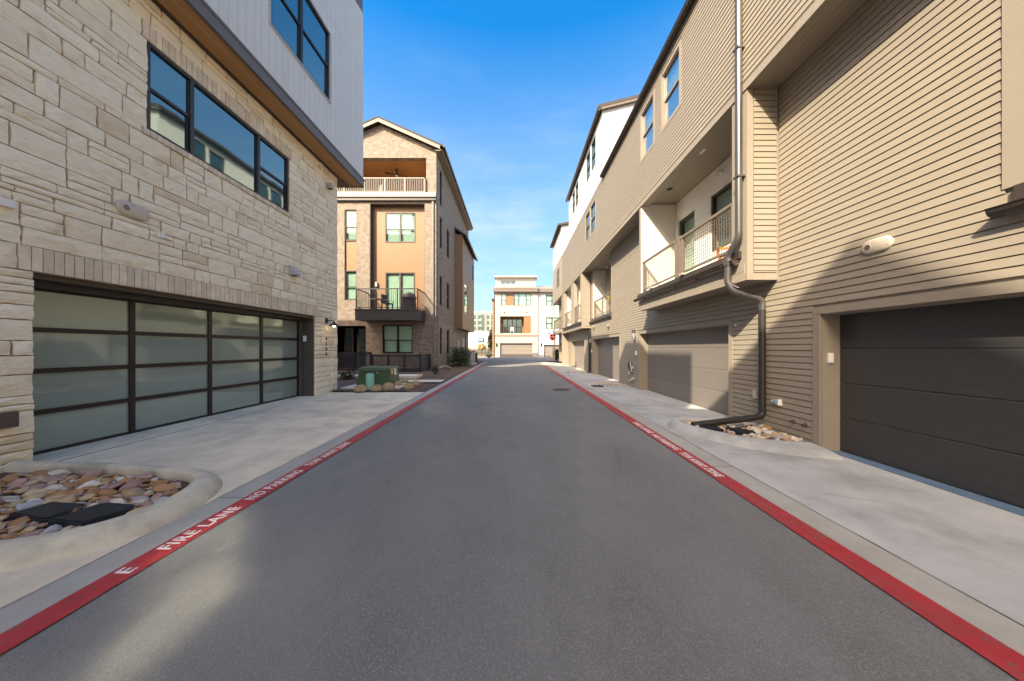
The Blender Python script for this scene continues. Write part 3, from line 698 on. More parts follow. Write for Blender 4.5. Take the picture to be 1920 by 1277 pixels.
# small fittings
def pill_vent(parent, f, u, z, m, flip=1, k_=1):
    mb = MB(); n = 12; Lh, r = .105*k_, .118*k_
    ring = [(Lh + r*math.cos(R(a)), r*math.sin(R(a))) for a in range(-90, 91, 15)] + [(-Lh + r*math.cos(R(a)), r*math.sin(R(a))) for a in range(90, 271, 15)]
    k = len(ring); vs = []
    for sc, d in ((1, 0), (1, .018), (.95, .032), (.84, .038)): vs += [f.p(u + p*sc, d, z + q*sc*(.95 if sc < 1 else 1)) for p, q in ring]
    fs_ = [(i*k + j, i*k + (j+1) % k, (i+1)*k + (j+1) % k, (i+1)*k + j) for i in range(3) for j in range(k)] + [tuple(range(3*k, 4*k))]
    mb.add(vs, fs_); v = mb.build('vent_cover', m, parent, smooth=True)
    c = u - flip*.11*k_
    mb = MB(); rr = [f.p(c + .058*k_*math.cos(2*math.pi*i/16), .0385, z + .058*k_*math.sin(2*math.pi*i/16)) for i in range(16)] + [f.p(c + .046*k_*math.cos(2*math.pi*i/16), .043, z + .046*k_*math.sin(2*math.pi*i/16)) for i in range(16)]
    mb.add(rr, [(i, (i+1) % 16, 16 + (i+1) % 16, 16+i) for i in range(16)]); mb.build('vent_ring', m, v)
    mb = MB()
    for i in range(5): 
        h = .04*k_*math.sqrt(max(.05, 1 - ((i-2)/2.4)**2)); mb.fbox(f, c - h, c + h, .036, .0415, z + (-.036 + i*.018 - .005)*k_, z + (-.036 + i*.018 + .003)*k_)
    mb.build('vent_slot', 'room_dark', v)
    for p, q in ((.17, .05), (.17, -.05), (-.02, .075), (-.02, -.075)): mb = MB(); mb.lathe(f.p(u + flip*p*k_, .034, z + q*.9*k_), [(.006, -.004), (.006, .008)], 6, 'x'); mb.build('screw', 'iron', v)
pill_vent(A, fx(XS + .018, 1), yx(247, XS), zy(395, yx(247, XS)), 'beige_plastic')
def plate(parent, f, u, z, w, h, m, t=.03, name='cover_plate'):
    mb = MB(); mb.fbox(f, u - w/2, u + w/2, -.02, t*.6, z - h/2, z + h/2); mb.fbox(f, u - w/2 + .008, u + w/2 - .008, t*.6, t, z - h/2 + .008, z + h/2 - .008); return mb.build(name, m, parent)
fo = fx(XS + .018, 1)
plate(A, fo, yx(298, XS), zy(441, yx(298, XS)), .085, .10, 'white_plastic', .05, 'sensor_plate')
plate(A, fo, yx(4, XS), zy(379, yx(4, XS)), .15, .11, 'white_plastic', .035)
plate(A, fo, yx(6, XS), zy(788, yx(6, XS)), .16, .19, 'iron', .06, 'outlet_box')
y_ = yx(547, XS); z_ = zy(508, y_)
mb = MB(); mb.add([fo.p(y_-.13,0,z_-.13), fo.p(y_+.13,0,z_-.13), fo.p(y_-.13,0,z_+.14), fo.p(y_+.13,0,z_+.14), fo.p(y_-.12,.16,z_-.13), fo.p(y_+.12,.16,z_-.13), fo.p(y_-.10,.03,z_+.14), fo.p(y_+.10,.03,z_+.14), fo.p(y_-.12,.16,z_-.07), fo.p(y_+.12,.16,z_-.07)], [(0,1,5,4),(4,5,9,8),(8,9,7,6),(6,7,3,2),(0,4,8,6,2),(1,3,7,9,5)]); v = mb.build('vent_hood', 'grey_plastic', A)
MB().fbox(fo, y_-.09, y_+.09, .03, .145, z_-.135, z_-.131).build('vent_grille', 'room_dark', v)
y_ = yx(614, XS); z_ = zy(353, y_)
mb = MB(); mb.fbox(fo, y_-.07, y_+.07, 0, .15, z_-.02, z_+.14); v = mb.build('box_light', 'grey_plastic', A); MB().fbox(fo, y_-.06, y_+.06, .01, .14, z_-.026, z_-.0205).build('lens', 'bronze', v)
# barn lamp
y_ = yx(611, XS); z_ = zy(601, y_)
lp = MB(); lp.lathe(fo.p(y_, 0, z_), [(.085, 0), (.085, .02), (.05, .04)], 18, 'x'); lp.tube([fo.p(y_, .03, z_), fo.p(y_, .17, z_+.005), fo.p(y_, .23, z_ - .01), fo.p(y_, .25, z_ - .05)], .014, 8); lp = lp.build('wall_lamp', 'bronze', A, smooth=True)
c = fo.p(y_, .25, z_ - .05); MB().lathe(c, [(.03, 0), (.05, -.04), (.15, -.115), (.152, -.125), (.04, -.06)], 24).build('lamp_shade', 'bronze', lp, smooth=True)
MB().lathe((c[0], c[1], c[2] - .12), [(.012, .06), (.03, .04), (.042, 0), (.034, -.03), (.012, -.044)], 14).build('bulb', 'bulb', lp, smooth=True)
for i, ch in enumerate('4508'):
    y_ = yx(610.5, XS); z_ = zy(635 + i*9.6, y_)
    place_text('house_number', ch, .165, Matrix(((0, 0, 1, XS + .036), (1, 0, 0, y_ - .05), (0, 1, 0, z_ - .055), (0, 0, 0, 1))), 'digit_brass', A, .008, .002)
z_ = zy(635, 9.59); x_ = xy(572, 9.59)
mb = MB(); mb.box(x_ - .045, x_ + .045, 9.556, 9.586, z_ - .09, z_ + .09); kp = mb.build('keypad', 'white_plastic', A); MB().box(x_ - .035, x_ + .035, 9.548, 9.5555, z_ - .08, z_ + .08).build('keypad_cover', 'white_plastic', kp)

# ------------------------------------------------------------------ tan siding row on the right
B = thing('siding_townhouse', (4.66, 9, 0), 'long tan lap siding townhouse row with garages and recessed balconies on the right', 'house')
XW, XU, XD, XB = 4.66, 4.11, 4.93, 5.22
fw_, fu, fdr = fx(XW, -1), fx(XU, -1), fx(XD, -1)
ZF, ZB, ZT, ZE = 6.14, 2.75, 9.42, 9.5
GAR = [(-7.2, -2.3), (-.16, 4.70), (6.70, 11.48), (13.7, 18.3), (20.6, 25.4)]
Gops = [(a, b, -.2, 2.06) for a, b in GAR]
BAL0, BAL2 = (-3.2, 2.78, 3.25, ZF), (14.85, 18.4, 3.25, ZF)
YN = 27.0
mb = MB(); wallbox(mb, fw_, -14, 5.47, -.12, ZF, Gops + [BAL0], -.27, -.001); wallbox(mb, fw_, 5.47, 10.2, -.12, 2.9, Gops, -.27, -.001)
wallbox(mb, fw_, 10.2, 18.9, -.12, ZF, Gops + [BAL2], -.27, -.001); wallbox(mb, fw_, 18.9, YN, -.12, 2.9, Gops, -.27, -.001)
mb.box(XW + .27, 12, -14, YN, -.12, .0); mb.build('wall', 'siding_trim', B)
UWN = [(7.69, 8.57, 7.60, 9.06), (9.13, 10.0, 7.60, 9.06), (15.7, 16.62, 7.60, 9.06), (16.85, 17.8, 7.60, 9.06), (-8.0, -7.0, 7.75, 9.12), (-6.5, -5.5, 7.75, 9.12), (-.9, 0, 7.60, 9.06), (.5, 1.4, 7.60, 9.06)]
HW = [(15.7, 16.6, 10.9, 12.4), (16.85, 17.75, 10.9, 12.4), (20.0, 20.9, 10.9, 12.4), (21.1, 22.05, 10.9, 12.4)]
mb = MB(); wallbox(mb, fu, -14, YN, ZF, ZE, UWN, -.25, -.001); mb.box(XU + .25, 11, -14, 5.4, ZF + .1, ZE); mb.box(XU + .251, 11, 5.4, YN, 6.3, ZE)
mb.box(XB + .2, 11, -14, YN, .1, 6.28); mb.build('upper_wall', 'siding_trim', B)
bd = Boards('siding_board', 'siding', B)
tr = MB()
tw = .11
def gtrim(a, b): return [(a - tw, b + tw, -.2, 2.06 + tw)]
gt = [x for a, b in GAR for x in gtrim(a, b)]
bd.lap(fw_, 2.93, 5.43, 2.8, ZF, gt); bd.lap(fw_, -2.9, 10.2, 0, 2.8, gt); bd.lap(fw_, -2.9, 2.8, 2.8, 3.05, gt)
bd.lap(fw_, 10.2, 14.75, 0, ZF, gt); bd.lap(fw_, 14.75, 18.86, 0, 3.0, gt); bd.lap(fw_, 18.86, YN, 0, 2.75, gt)
bd.lap(fu, -1, YN, ZF + .13, ZT, [(a - .1, b + .1, c - .1, d + .1) for a, b, c, d in UWN])
fr1, fr2 = fy(5.47, -1), fy(18.9, -1)
bd.lap(fr1, XU + .11, XW - .045, ZB + .12, ZF, []); bd.lap(fr2, XU + .11, XW - .045, ZB + .12, ZF, [])
bd.done(296)
sb = Boards('soffit_board', 'siding', B)
for a, b in ((-4, 5.47), (10.2, 18.9)):
    for i in range(5): sb.flat(fw_, a, b, .0 + i*.1, .0 + (i+1)*.1, ZF + .008)
for i in range(9): sb.flat(fx(XB, -1), 5.83, 10.05, .02 + i*.12, .02 + (i+1)*.12, 6.215)
sb.done()
mb = MB(); mb.box(XU + .02, XW + .1, -14, 5.47, ZF + .009, ZF + .05); mb.box(XU + .02, XW + 1.2, 10.2, 18.9, ZF + .009, ZF + .05); mb.box(XU + .02, XB + .1, 5.47, 10.2, 6.22, 6.26); mb.box(XU + .02, XB + 1, 18.9, YN, 6.15, 6.2); mb.build('soffit', 'siding_trim', B)
# trims
for a, b in GAR:
    for p, q in ((a - tw, a), (b, b + tw)): tr.fbox(fw_, p, q, 0, .03, -.1, 2.06)
    tr.fbox(fw_, a - tw, b + tw, 0, .032, 2.06, 2.06 + tw)
tr.fbox(fu, -14, YN, 0, .022, ZF - .012, ZF + .13); tr.fbox(fu, -14, YN, -.02, .03, ZT, ZE)
for u in UWN: trim_frame(tr, fu, *u, w=.095, d=.028)
tr.box(XU - .004, XU + .105, 5.466, 5.58, ZB + .12, ZF - .013); tr.box(XW - .05, XW - .001, 5.466, 5.52, ZB + .12, ZF - .013)
tr.box(XU - .012, XW - .001, 5.455, 5.52, ZB, ZB + .119)
tr.box(XU - .004, XU + .105, 18.896, 19.0, ZB + .12, ZF - .013); tr.box(XU - .012, XW - .001, 18.885, 18.95, ZB, ZB + .119)
tr.fbox(fw_, 2.80, 2.94, 0, .03, 3.05, ZF); tr.fbox(fw_, 14.74, 14.86, 0, .03, 3.0, ZF)
tr.build('trim', 'siding_trim', B)
# bays and balconies
mb = MB()
mb.box(XU, XU + .22, 5.52, 5.85, ZB, ZF - .012); mb.box(XU + .22, XB + .4, 5.53, 5.82, ZB, 6.2)       # near pier
mb.box(XU, XU + .14, 10.06, 10.2, ZB, ZF - .012); 
mb.box(XU - .002, XU + .12, 5.85, 10.06, ZB, 3.18); mb.box(XU + .12, XW + .5, 5.5, 10.2, ZB + .02, 3.2)   # beam and floor
mb.box(XU - .014, XU - .0025, 5.52, 10.2, ZB, ZB + .16); mb.box(XU - .014, XU - .0025, 5.52, 10.2, ZB + .165, ZB + .32)
mb.build('bay', 'siding_trim', B)
mb = MB()
cols3 = [(18.95, 19.4), (21.5, 22.6), (25.5, 27.0)]
for a, b in cols3: mb.box(XU, XU + .25, a, b, ZB, ZF - .012)
mb.box(XU - .002, XU + .12, 19.4, YN, ZB, 3.2); mb.box(XU + .12, XB + .5, 18.96, YN, ZB + .02, 3.2); mb.box(XU, XB + .4, YN - .2, YN, -.1, ZE)
mb.box(XU + .25, XB + .3, 18.955, 19.2, ZB + .02, ZF)
mb.build('bay', 'siding_trim', B)
def dw(a, b, z0, z1, dd, **k): return window(B, fx(XB, -1), a, b, z0, z1, d=dd, **k)
bdoor, bwin = (8.98, 9.88, 3.24, 5.58), (6.55, 8.24, 4.07, 5.58)
mb = MB(); wallbox(mb, fx(XB, -1), 5.83, 10.06, 3.2, 6.2, [bdoor, bwin], -.2, 0); mb.box(XU + .14, XB - .001, 10.061, 10.19, 3.2, 6.2)
mb.box(XU + .002, XU + .139, 10.056, 10.0595, 3.2, ZF - .014)
mb.box(XW + .004, 5.9, 18.385, 18.6, 3.13, ZF - .004); mb.box(5.85, 6.0, 14.7, 18.4, 3.1, ZF); mb.box(5.05, 5.2, 19.2, YN - .2, 3.2, 6.15); mb.box(XU + .26, 5.04, 25.5, 25.7, 3.2, 6.15); mb.box(XU + .251, 5.04, 21.7, 22.4, 3.2, 6.14)
mb.box(5.9, 6.0, -4, 2.8, 3.1, ZF); mb.box(XW + .28, 5.9, 2.79, 2.9, 3.1, ZF)
mb.build('balcony_wall', 'stucco', B)
window(B, fx(XB, -1), *bdoor, (0, 1), (), -.1, .09, 'dark_trim', 'teal_glass', blind=('blind', .05), name='balcony_door')
window(B, fx(XB, -1), *bwin, (0, .5, 1), (0,), -.08, .05, 'dark_trim', 'teal_glass', blind=('blind', .3))
mb = MB(); mb.box(XW, 6.0, 14.7, 18.4, 3.0, 3.12); mb.box(XW, 6.0, -4, 2.8, 3.0, 3.12); mb.build('balcony_floor', 'concrete_cool', B)
# mesh railings
def railing(f, u0, u1, z0, z1, posts, d=-.06, cell=.075, wid=.05):
    mb = MB(); mb.fbox(f, u0, u1, d - .03, d + .03, z1 - .055, z1); mb.fbox(f, u0, u1, d - .02, d + .02, z0, z0 + .045); r = mb.build('railing', 'taupe_rail', B)
    for p, w in posts: MB().fbox(f, p - w/2, p + w/2, d - .028, d + .028, z0 - .14, z1 - .056 if w < .09 else z1 + .045).build('post', 'taupe_rail', r)
    mb = MB(); u = u0 + cell
    while u < u1: mb.fbox(f, u - .004, u + .004, d - .004, d + .004, z0 + .045, z1 - .055); u += cell
    z = z0 + .045 + cell
    while z < z1 - .06: mb.fbox(f, u0, u1, d - .0035, d + .0035, z - .004, z + .004); z += cell
    mb.build('wire_mesh', 'taupe_rail', r, kind='stuff'); return r
railing(fu, 5.86, 10.05, 3.40, 4.32, [(5.9, .06), (7.68, .06), (7.84, .15), (7.99, .06), (9.98, .06)])
railing(fw_, 14.9, 18.35, 3.36, 4.28, [(14.93, .06), (16.6, .06), (18.3, .06)])
railing(fu, 19.42, 21.48, 3.40, 4.32, [(19.5, .06), (21.4, .06)]); railing(fu, 22.62, 25.48, 3.40, 4.32, [(22.7, .06), (25.4, .06)])
# gutters
def gutter(pa, y0, y1, X, z, r=.065, m='gutter_metal', step=.9):
    n = 9; prof = [(-r + .0, .0)] + [(-r*math.cos(R(a)), -r*1.15*math.sin(R(a))) for a in range(20, 161, 20)] + [(r, 0), (r, .012), (-r - .012, .012)]
    mb = MB(); mb.prism([(X + p, z + q) for p, q in prof], 'y', y0, y1); gt_ = mb.build('gutter', m, pa, smooth=True)
    y = y0 + .3; mb = MB()
    while y < y1 - .2: mb.prism([(X + p*1.12, z + q*1.12 - .002) for p, q in prof], 'y', y, y + .03); y += step
    mb.build('gutter_bracket', m, gt_, kind='stuff')
    return gt_
gutter(B, -14, 14.32, XU - .10, ZE - .01, .075, step=.8); gutter(B, 5.62, 10.3, XU - .10, 3.13, .06); gutter(B, 14.75, 18.85, XW - .09, 3.10, .06); gutter(B, 18.9, 26, XU - .10, 3.13, .06); gutter(B, -2.8, 2.96, XW - .10, 2.86, .06)
mb = MB(); mb.fbox(fu, 5.6, 10.25, 0, .05, 3.17, 3.30); mb.build('balcony_flashing', 'gutter_metal', B)
MB().fbox(fw_, 14.75, 18.8, 0, .05, 3.12, 3.28).build('balcony_flashing', 'gutter_metal', B); MB().fbox(fw_, -3, 2.86, 0, .05, 2.9, 3.05).build('balcony_flashing', 'gutter_metal', B)
for y in (7.4, 9.1): MB().box(XU - .11, XU - .03, y, y + .14, 3.301, 3.35).build('scupper', 'pale_trim', B)
# roofs
mb = MB(); mb.prism([(XU - .10, ZE - .02), (XU - .10, ZE + .03), (11, ZE + 1.75), (11, ZE + 1.6)], 'y', -14, 14.34); mb.build('roof', 'shingle_dark', B)
# garage doors
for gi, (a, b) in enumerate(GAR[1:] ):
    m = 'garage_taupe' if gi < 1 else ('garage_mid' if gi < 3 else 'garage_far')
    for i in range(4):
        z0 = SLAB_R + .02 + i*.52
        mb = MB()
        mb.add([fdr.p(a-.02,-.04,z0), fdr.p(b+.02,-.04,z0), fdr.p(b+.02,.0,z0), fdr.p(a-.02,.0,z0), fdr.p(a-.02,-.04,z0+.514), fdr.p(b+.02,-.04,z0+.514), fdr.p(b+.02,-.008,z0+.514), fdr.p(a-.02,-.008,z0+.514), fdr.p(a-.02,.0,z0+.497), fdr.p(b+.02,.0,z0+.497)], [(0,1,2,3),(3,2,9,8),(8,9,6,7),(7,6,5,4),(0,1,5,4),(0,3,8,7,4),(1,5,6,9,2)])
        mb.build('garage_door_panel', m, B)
    mb = MB()
    for p, q in ((a - .03, a + .012), (b - .012, b + .03)): mb.fbox(fw_, p, q, -.29, -.001, -.05, 2.06)
    mb.fbox(fw_, a - .03, b + .03, -.29, -.001, 2.045, 2.075); mb.build('door_jamb', 'siding_trim', B)
mb = MB(); mb.box(XW + .07, XD + .0, -.3, 4.70, SLAB_R + .006, SLAB_R + .02); mb.build('threshold_seal', 'blue_seal', B)
# upper windows
for i, u in enumerate(UWN): window(B, fu, *u, (0, 1), (0,), -.045, .04, 'garage_far' if i not in (2, 3) else 'dark_trim', 'dark_glass' if i in (2, 3) else 'sun_patch_glass', blind=None if i in (2, 3) else ('blind', .55), slats=False)
# white taller storey of the row
C_ = thing('white_townhouse', (4.11, 19, ZE), 'white rendered top storey with dark eaves rising behind the tan siding', 'house')
mb = MB(); wallbox(mb, fu, 14.5, YN - 3.6, ZE + .001, 12.72, HW, -.25, .0); mb.prism([(XU + .25, ZE), (11, ZE), (11, 14.5), (XU + .25, 12.72 + .06)], 'y', 14.5, YN - 3.6); mb.build('wall', 'white_wall', C_)
mb = MB(); mb.prism([(XU - .22, 12.70), (XU - .22, 12.84), (11, 14.62), (11, 14.48)], 'y', 14.35, YN - 3.4); mb.build('roof', 'shingle_dark', C_)
mb = MB(); mb.prism([(XU - .2, 12.60), (XU - .2, 12.72), (11, 14.5), (11, 14.36)], 'y', 14.36, 14.42); mb.build('rake_board', 'taupe_rail', C_)
gutter(C_, 14.35, YN - 3.4, XU - .14, 12.72, .075)
for u in HW: window(C_, fu, *u, (0, 1), (0,), -.06, .05, 'dark_trim', 'dark_glass')
# downspout of the bay
DX, DY = XU - .085, yx(1385, XU - .085)
def bend(pts, n=5, r=.12):
    out = [Vector(pts[0])]
    for i in range(1, len(pts)-1):
        a, b, c = (Vector(p) for p in pts[i-1:i+2]); rr = min(r, (a-b).length*.45, (c-b).length*.45); p, q = b + (a-b).normalized()*rr, b + (c-b).normalized()*rr
        for k in range(n+1):
            t = k/n; out.append(p*(1-t)**2 + b*2*t*(1-t) + q*t*t)
    return out + [Vector(pts[-1])]
ds = MB(); ds.tube(bend([(DX, DY, 9.44), (DX, DY, 3.52), (DX - .04, DY + .22, 3.26), (DX - .04, DY + .22, 3.08)]), .056, 14)
ds = ds.build('downspout', 'pipe_metal', B, smooth=True)
yw = 5.72; XP = XW - .085
p2 = bend([(DX - .04, DY + .22, 3.10), (DX - .04, DY + .24, 2.78), (DX + .04, DY + .2, 2.60), (XP, yw, 2.44), (XP, yw, 2.2)], 6, .1)
MB().tube(p2, .056, 14).build('downspout_elbow', 'pipe_metal', ds, smooth=True)
MB().tube(bend([(XP, yw, 2.25), (XP, yw, .30), (XP - .14, yw - .02, .26), (3.30, 5.74, .115)], 6, .16), .058, 14).build('downspout_leg', 'pipe_dark', ds, smooth=True)
mb = MB()
for z in (3.10, ): mb.lathe((DX - .04, DY + .22, z), [(.07, -.03), (.085, .05), (.085, .09), (.06, .10)], 14)
for t in range(6): mb.lathe((DX - .006*t, DY + .028*t + .03, 3.50 - .034*t), [(.060, 0), (.0625, .006), (.060, .012)], 14)
for t in range(6): mb.lathe((DX - .03 + .028*t, DY + .235 - .012*t, 2.76 - .022*t), [(.060, 0), (.0625, .006), (.060, .012)], 14)
mb.build('downspout_collar', 'pipe_metal', ds, smooth=True)
for z in (8.4, 6.9, 4.6): MB().box(DX - .062, XU, DY - .062, DY + .062, z, z + .03).build('pipe_strap', 'pipe_metal', ds)
for y in (18.75, 19.05): MB().tube(bend([(XW - .08, y, 2.72), (XW - .08, y, .1), (XW - .2, y, .04)]), .05, 10).build('downspout', 'pipe_dark', B, smooth=True)
# fittings on the siding
fo2 = fx(XW - .014, -1)
pill_vent(B, fo2, yx(1648, XW), zy(460, yx(1648, XW)), 'beige_plastic', -1, .76)
plate(B, fo2, yx(1420, XW), zy(739, yx(1420, XW)), .09, .17, 'beige_plastic', .05, 'outlet_box')
y_ = yx(1460, XW); z_ = zy(753, y_)
mb = MB(); mb.add([fo2.p(y_+.09,0,z_+.02), fo2.p(y_-.09,0,z_+.055), fo2.p(y_-.09,0,z_-.055), fo2.p(y_+.09,0,z_-.015), fo2.p(y_+.085,.05,z_+.02), fo2.p(y_-.085,.07,z_+.05), fo2.p(y_-.085,.07,z_-.05), fo2.p(y_+.085,.05,z_-.01)], [(0,1,2,3),(4,5,6,7),(0,1,5,4),(1,2,6,5),(2,3,7,6),(3,0,4,7)]); v = mb.build('wall_tag', 'white_plastic', B)
mb = MB()
for i in range(3): mb.add([fo2.p(y_+.03 - i*.035,.063 + i*.004,z_+.03), fo2.p(y_+.008 - i*.035,.066 + i*.004,z_+.033), fo2.p(y_+.008 - i*.035,.066 + i*.004,z_-.028), fo2.p(y_+.03 - i*.035,.063 + i*.004,z_-.02)], [(0,1,2,3)])
mb.build('tag_print', 'blue_plastic', v)
for px_, py_ in ((1491, 790), (1513, 797)):
    y_ = yx(px_, XW); z_ = zy(py_, y_); mb = MB(); mb.lathe(fo2.p(y_, 0, z_), [(.032, .0), (.032, -.012), (.018, -.02), (.018, -.06), (.022, -.075), (.004, -.08)], 12, 'x'); mb.build('pipe_stub', 'pipe_metal', B, smooth=True)
z_ = zy(671, 4.70); x_ = xy(1554, 4.70)
mb = MB(); mb.box(x_ - .035, x_ + .035, 4.66, 4.687, z_ - .075, z_ + .075); kp = mb.build('keypad', 'white_plastic', B); MB().box(x_ - .027, x_ + .027, 4.652, 4.6595, z_ - .065, z_ + .065).build('keypad_cover', 'white_plastic', kp)
def sconce(y, z):
    mb = MB(); mb.fbox(fo2, y - .05, y + .05, 0, .04, z - .08, z + .08); mb.lathe(fo2.p(y, .09, z), [(.06, -.18), (.06, .18)], 16); s_ = mb.build('wall_sconce', 'galvanised', B, smooth=True)
    MB().lathe(fo2.p(y, .09, z), [(.064, .06), (.064, .19), (.05, .195)], 16).build('sconce_cap', 'pipe_metal', s_, smooth=True)
sconce(yx(1193, XW), 2.05); sconce(18.62, 2.02)
for y in (11.78, 18.55): plate(B, fx(XW - .03, -1), y, 1.35, .08, .16, 'white_plastic', .04, 'keypad')
mb = MB()
for y, z, w, h in ((12.1, .62, .16, .2), (12.3, .48, .1, .12), (12.0, .3, .1, .1), (12.25, .22, .14, .06)): mb.fbox(fo2, y, y + w, 0, .1, z, z + h)
mb.tube([fo2.p(12.5, .05, .75), fo2.p(12.2, .09, .95), fo2.p(12.05, .08, .6)], .025, 6); mb.build('meter_box', 'grey_plastic', B)
mb = MB(); mb.add([fo2.p(12.45, .1, .72), fo2.p(12.05, .14, .66), fo2.p(12.3, .14, .98), fo2.p(12.45, .02, .72), fo2.p(12.05, .02, .66), fo2.p(12.3, .02, .98)], [(0,1,2),(3,5,4),(0,1,4,3),(1,2,5,4),(2,0,3,5)]); mb.build('black_cover', 'black_plastic', B)
for y, z in ((15.2, 2.62), (18.0, 2.75)):
    MB().lathe(fo2.p(y, 0, z), [(.06, 0), (.075, -.02), (.08, -.12), (.04, -.13)], 14, 'x').build('dryer_vent', 'siding_trim', B, smooth=True)
# balcony ceiling fittings
MB().lathe((4.55, yx(1256, 4.55), 6.19), [(.075, .0), (.085, .012), (.05, .012)], 18).build('downlight', 'bronze', B)
mb = MB(); y_ = yx(1313, 4.38); mb.box(4.3, 4.46, y_ - .09, y_ + .09, 6.17, 6.203); mb.build('ceiling_vent', 'white_plastic', B)
mb = MB(); mb.box(XB - .1, XB, 7.75, 7.85, 5.95, 6.02); mb.lathe((XB - .12, 7.8, 5.94), [(.03, -.05), (.04, .03), (.02, .05)], 10); mb.build('security_camera', 'white_plastic', B)
# far tan box of the row
D_ = thing('tan_townhouse', (4.1, 30, 0), 'far tan townhouse with projecting upper box and white gable beside the stop sign', 'house')
XF = 4.06; ff = fx(XF, -1)
mb = MB(); ops = [(28.2, 28.9, 7.0, 9.0), (29.3, 30.0, 7.0, 9.0), (28.4, 30.6, 3.3, 5.6)]
wallbox(mb, ff, YN, 32.9, 3.2 + 2.9, 9.6, [(28.2, 28.9, 7.2, 8.9), (29.2, 29.9, 7.2, 8.9)], -.3, 0); mb.box(XF + .3, 10, YN, 32.9, 6.05, 9.6)
mb.box(XW + .02, 10, YN, 32.8, 3.2, 6.05)
wallbox(mb, fx(XW, -1), YN, 32.7, -.1, 3.2, [(27.9, 32.3, -.2, 2.06)], -.3, 0)
for y in (27.1, 32.5): mb.box(XF + .05, XF + .17, y, y + .12, -.1 if y > 30 else 3.2, 6.05)
mb.box(XF, XW + .02, YN, 32.9, 2.9, 3.2); mb.build('wall', 'siding', D_)
for a, b in ((28.2, 28.9), (29.2, 29.9)): window(D_, ff, a, b, 7.2, 8.9, (0, 1), (0,), -.05, .06, 'dark_trim', 'dark_glass')
for i in range(4): MB().fbox(fx(XD, -1), 27.9, 32.3, -.04, 0, .0 + i*.515, .0 + i*.515 + .505).build('garage_door_panel', 'garage_far', D_)
mb = MB(); mb.prism([(XF + .02, 9.6), (10, 9.6), (10, 13.3), (XF + .02, 12.3)], 'y', YN + .1, 32.8); mb.build('upper_wall', 'white_wall', D_)
mb = MB(); mb.prism([(XF - .3, 12.2), (XF - .3, 12.35), (10, 13.5), (10, 13.3)], 'y', YN - .1, 33.1); mb.build('roof', 'shingle_dark', D_)
railing(fx(XF, -1), 27.4, 32.4, 3.4, 4.3, [(27.5, .06), (32.3, .06)])

# ------------------------------------------------------------------ brick townhouse on the left
E = thing('brick_townhouse', (-8.7, 26, 0), 'four storey light brick gabled townhouse with wood panels and dark balcony', 'house')
YB, XR, XL = 20.0, -5.07, -12.33
ff, fr = fy(YB, -1), fx(XR, 1)
LOG = (-12.0, -5.72, 11.5, 13.83); REC = (-9.37, -5.80, 3.55, 10.88); NWI = (-11.0, -10.22, 4.62, 10.48); GW = (-8.55, -6.60, 1.17, 3.02); DR = (-12.2, -9.62, .1, 2.97)
SW = [(20.95, 21.6, z0, z1) for z0, z1 in ((1.07, 2.94), (4.47, 6.45), (8.4, 10.5), (11.3, 13.7))] + [(23.1, 24.05, z0, z1) for z0, z1 in ((1.07, 2.94), (4.47, 6.45), (8.4, 10.5))]
mb = MB(); wallbox(mb, ff, XL, XR, 3.3, 13.95, [LOG, REC, NWI], -.35, 0)
mb.prism([(XL, 13.95), (XR, 13.95), (XR, 14.38), (-8.7, 15.98), (XL, 14.38)], 'y', YB, YB + .35)
wallbox(mb, fr, YB + .35, 34, 3.3, 14.38, SW, -.35, 0)
mb.build('wall', 'light_brick', E)
mb = MB(); wallbox(mb, ff, XL, XR + .002, -.1, 3.298, [GW, DR], -.35, .002); wallbox(mb, fr, YB + .35, 34, -.1, 3.298, SW, -.35, .002); mb.build('base_wall', 'shaded_brick', E)
mb = MB(); mb.box(XL, XR - .36, YB + 3.0, 34, 0, 14.3); mb.box(XL, XL + .2, YB + .36, 34, 0, 14.3); mb.box(XL + .2, XR - .36, YB + .36, YB + 3, 11.0, 11.48); mb.box(XL + .21, XR - .37, YB + .9, YB + 2.99, 0, 10.99); mb.box(-5.71, XR - .351, YB + .351, YB + 3, 11.48, 13.9); mb.build('core', 'shaded_brick', E)
mb = MB(); mb.box(XL + .3, -5.711, YB + .3, YB + 2.99, 13.86, 13.95); mb.build('terrace_ceiling', 'terrace_wood', E)
mb = MB(); mb.box(XL + .3, -5.72, YB + 2.93, YB + 2.995, 11.5, 13.86); mb.box(-5.76, -5.712, YB + .36, YB + 2.9, 11.5, 13.86); mb.build('terrace_wall', 'terrace_wood', E)
window(E, fy(YB + 2.9, -1), -9.3, -6.2, 11.52, 13.2, (0, .33, .66, 1), (), -.0, .07, 'bronze', 'dark_glass', name='terrace_door', proud=.03)
mb = MB(); mb.fbox(ff, XL - .1, XR + .02, .0, .22, 11.22, 11.50); mb.box(XR + .001, XR + .02, YB - .2, YB + .3, 11.22, 11.5); mb.build('ledge', 'pale_trim', E)
mb = MB(); mb.fbox(ff, XL - .1, XR + .0, .002, .15, 11.02, 11.21); mb.build('ledge_shade', 'dark_trim', E)  # dark strip painted in for the shade beneath the ledge
rl = MB(); rl.fbox(ff, XL, -5.74, .08, .14, 12.42, 12.48); rl.fbox(ff, XL, -5.74, .09, .13, 11.58, 11.62)
rl.box(-5.80, -5.74, YB - .14, YB + .2, 12.42, 12.48); rl = rl.build('railing', 'light_rail', E)
for x in (-5.77, -7.05, -8.35, -9.65, -10.95): MB().fbox(ff, x - .03, x + .03, .08, .14, 11.50, 12.42).build('post', 'light_rail', rl)
mb = MB(); x = -12.3
while x < -5.8: mb.fbox(ff, x - .014, x + .014, .095, .125, 11.62, 12.42); x += .115
mb.build('baluster', 'light_rail', rl, kind='stuff')
